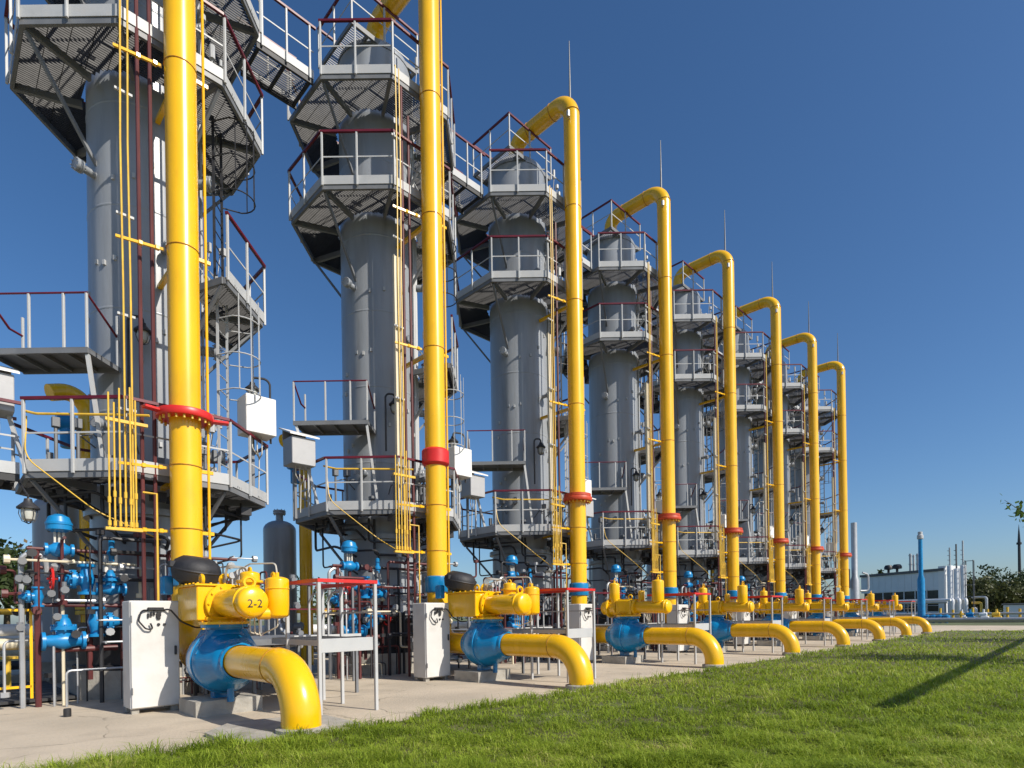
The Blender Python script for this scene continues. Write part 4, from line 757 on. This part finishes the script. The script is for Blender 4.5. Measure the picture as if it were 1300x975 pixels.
t = thing('blue_vent_pole', 'tall blue vent pole with a wider foot beyond the valve row', 'pole', (76, 12.95, 0))
part('pole', None, 'blue_paint', t, lambda b: b.lathe([(.36, 0), (.36, 4.7), (.22, 5.2), (.20, 9.2), (.0, 9.2)], n=24))
part('cap', None, 'steel_light', t, lambda b: b.lathe([(.2, 9.1), (.3, 9.15), (.3, 9.5), (.22, 9.6), (.22, 9.9), (0, 9.95)], n=20))
for k in range(4):
    b_ = solo('blue_valve', 'blue_light', lambda b: [b.cyl((0, 0, 0), (0, 0, .9), .16, 10), b.lathe([(0, .4), (.35, .45), (.35, .8), (0, .9)], n=12), b.box((0, .4, .3), (.3, .6, .3), ch=.03)], f'small blue ground valve near the vent pole, {ORD[k]} from the left', 'valve', (75, 12.3-.55*k, 0), 'small blue ground valves', 'fbv')
t = thing('silver_stack', 'silver exhaust stack with a thicker foot rising left of the white building', 'stack', (68, 17.3, 0))
part('shaft', None, 'zinc', t, lambda b: b.lathe([(.42, 0), (.42, 4.6), (.29, 5.0), (.29, 10.6), (.27, 10.6), (.27, 10.2)], n=28))
part('side_pipe', None, 'zinc', t, lambda b: b.tube(fillet([(.4, -.4, 3.5), (1.0, -1.0, 3.5), (1.0, -1.0, 5.2), (.5, -.6, 5.4)], .3, 5), .1, 8))
part('fan', None, 'black_steel', t, lambda b: b.box((-.7, .6, 4.8), (.6, .6, 2.0), ch=.05))
t = thing('lattice_mast', 'thin dark lightning mast rising above the trees at the far right', 'mast', (150, 9.6, 0))
part('shaft', None, 'black_steel', t, lambda b: b.tube([(0, 0, 0), (0, 0, 14)], [.3, .22], 8))
part('tip', None, 'black_steel', t, lambda b: [b.cyl((0, 0, 13.9), (0, 0, 14.3), .42, 10), b.tube([(0, 0, 14.3), (0, 0, 16), (0, 0, 17.8)], [.25, .16, .02], 6)])
t = thing('site_hut', 'low grey hut at the far right edge below the trees', 'hut', (92, 5.8, 0), rz=.1)
part('wall', None, 'blue_cladding', t, lambda b: b.box((0, 0, .9), (3, 3.2, 1.9), ch=.03)); part('roof', None, 'steel_grey', t, lambda b: b.box((0, 0, 1.95), (3.3, 3.5, .15), ch=.02))
for k, (x, z, r_, y0, y1) in enumerate(((66, .5, .16, -8, 16), (70, .35, .22, -10, 15), (84, .9, .14, -6, 22))):
    solo('field_pipe', 'zinc', lambda b: b.tube([(0, y0, 0), (0, y1, 0)], r_, 10), ['nearest', 'middle', 'farthest'][k]+' of the low grey pipes crossing beyond the sandy path', 'pipe', (x, 0, z), 'low grey cross pipes')
for k in range(9):
    solo('yellow_riser', 'yellow_old', lambda b: [b.cyl((0, 0, 0), (0, 0, 1.2+.2*(k % 3)), .12, 8), b.cyl((0, 0, .8), (0, 0, .95), .25, 8)], f'small pale yellow standpipe in the pipe yard beyond the path, {(ORD+["ninth"])[8-k]} from the left', 'standpipe', (86+random.uniform(-3, 2), 4.5+1.0*k, 0), 'small yellow standpipes beyond the path')

# ---------------------------------------------------------------- trees
def leaves(name, m, parent, pts, size, kind=None):
    n = len(pts); q = RNG.normal(size=(n, 3)); q /= np.linalg.norm(q, axis=1)[:, None]; r_ = RNG.normal(size=(n, 3)); r_ -= q*(r_*q).sum(1)[:, None]; r_ /= np.linalg.norm(r_, axis=1)[:, None]
    s = size*(.6+.8*RNG.random(n))[:, None]; P = np.asarray(pts)
    V = np.stack([P-q*s*.1, P+q*s*.4+r_*s*.32, P+q*s, P+q*s*.4-r_*s*.32], 1).reshape(-1, 3)
    me = bpy.data.meshes.new(name); me.from_pydata(V.tolist(), [], [(4*i, 4*i+1, 4*i+2, 4*i+3) for i in range(n)])
    at = me.attributes.new('rnd', 'FLOAT', 'POINT'); at.data.foreach_set('value', np.repeat(RNG.random(n), 4).astype(np.float32)); me.materials.append(MATS[m])
    o = bpy.data.objects.new(name, me); COL.objects.link(o); o.parent = parent; return o
def tree(loc, h, rad, label, lm, n=1800, size=.35, group='trees beyond the plant', low=.25):
    t = thing('tree', label, 'tree', loc, group); cl = []
    def trunk(b):
        b.tube([(0, 0, -.1), (.05, .03, h*.3), (0, 0, h*.8)], [h*.03, h*.022, h*.008], 8)
        for k in range(7):
            a = random.uniform(0, 6.28); z0 = h*random.uniform(.25, .6); l = rad*random.uniform(.5, .85)
            p = Vector((l*math.cos(a), l*math.sin(a), z0+l*.6)); b.tube([(0, 0, z0), p*.5+Vector((0, 0, z0*.5+.1)), p], [h*.012, h*.008, h*.003], 6); cl.append(p)
    part('trunk', None, 'bark', t, trunk)
    pts = []
    cs = [(c, rad*.45) for c in cl]
    for k in range(26):
        u = RNG.normal(size=3); u /= np.linalg.norm(u); rr = RNG.random()**.4
        zc = h*(low+(1-low)*.5); cs.append((Vector((u[0]*rad*.8*rr, u[1]*rad*.8*rr, zc+u[2]*rr*h*(1-low)*.42)), rad*random.uniform(.2, .42)))
    for c, cr in cs:
        m_ = max(8, n//len(cs)); u = RNG.normal(size=(m_, 3)); u /= np.linalg.norm(u, axis=1)[:, None]
        pts.append(np.array(c)+u*cr*(RNG.random(m_)**.35)[:, None]*np.array([1, 1, .8]))
    leaves('crown', lm, t, np.concatenate(pts), size)
    return t
def pol(rng, az): return (rng*math.cos(R(az)), rng*math.sin(R(az)), 0)
TL = [(110, 6.3, 6.2, 2.6, 'leaf_olive', 'olive bushy tree right of the building, leftmost of the right-hand trees'), (128, 5.6, 8.8, 3.6, 'leaf_dark', 'dark tree standing behind the olive bush right of the building'), (105, 5.2, 6.0, 3.2, 'leaf_olive', 'broad olive tree in front of the dark trees at far right'), (135, 4.6, 8.8, 4.0, 'leaf_dark', 'wide dark tree at the far right, left of the mast'), (140, 3.4, 9.0, 4.5, 'leaf_dark', 'dark tree at the far right edge, behind the mast'), (108, 4.1, 5.0, 2.4, 'leaf_olive', 'low olive shrub tree beside the hut at far right'),
      (125, 12.6, 9.3, 2.0, 'leaf_dark', 'dark treetop just showing over the white building roof'), (62, 86.0, 8.6, 4.0, 'leaf_dark', 'dark green tree at the far left edge'), (66, 83.5, 9.6, 3.2, 'leaf_brown', 'browning tree at far left, behind the dark green one'), (55, 89.0, 8.0, 4.0, 'leaf_dark', 'dark tree cut by the left edge of the photo'), (70, 79, 7.0, 4.5, 'leaf_dark', 'dark tree glimpsed between the pipes left of the first column')]
for rng, az, h, rad, lm, lab in TL: tree(pol(rng, az), h, rad, lab, lm, 2200, .42, low=.08)
for k, (rng, az) in enumerate(((95, 70), (100, 62), (105, 55), (110, 48), (115, 41), (120, 35), (125, 29), (130, 24), (130, 20))):
    tree(pol(rng, az), 6.5, 6.5, f'dark tree far behind the columns, {(ORD+["ninth"])[k]} from the left of that line', 'leaf_dark', 1500, .6, 'far trees behind the columns', low=.05)
# trees just outside the right edge: they throw the shade on the lawn; one twig reaches into view
def near_tree(loc, h, rad, lab, twig=None):
    t = tree(loc, h, rad, lab, 'leaf_fresh', 2600, .13, 'young trees along the lawn', low=.4)
    if twig:
        p = Vector(twig)-Vector(loc); part('branch', None, 'bark', t, lambda b: b.tube([(0, 0, h*.55), p*.5+Vector((0, 0, h*.3)), p*.85+Vector((0, 0, .12)), p], [.04, .025, .012, .005], 6))
        pts = [p*(1-.22*random.random())+Vector((random.uniform(-.12, .12), random.uniform(-.12, .12), random.uniform(-.1, .16))) for _ in range(70)]
        leaves('twig_leaves', 'leaf_fresh', t, [tuple(q) for q in pts], .13)
near_tree((20.5, -1.9, 0), 6.0, 1.7, 'young tree outside the right edge, one twig reaching into view', (19.3, 1.50, 4.16))
near_tree((33.5, -3.4, 0), 7.0, 2.2, 'young tree farther along the lawn outside the right edge')
t = thing('shadow_pipe', 'added raised grey pipe on trestles outside the right edge, casting the diagonal lawn shadow', 'pipe', (0, -4.15, 0))  # unseen pipe and trestles, added to throw the diagonal shadow on the lawn
part('pipe', None, 'zinc', t, lambda b: b.tube([(10.55, 0, 5.0), (62, 0, 5.0)], .10, 20))
for k in range(7): part('trestle', 'otr', 'steel_grey', t, lambda b: [b.beam((0, -.7, 0), (0, -.15, 4.75), .1, .1, (1, 0, 0)), b.beam((0, .7, 0), (0, .15, 4.75), .1, .1, (1, 0, 0)), b.box((0, 0, 4.7), (.12, .6, .1))], (20+7*k, 0, 0))
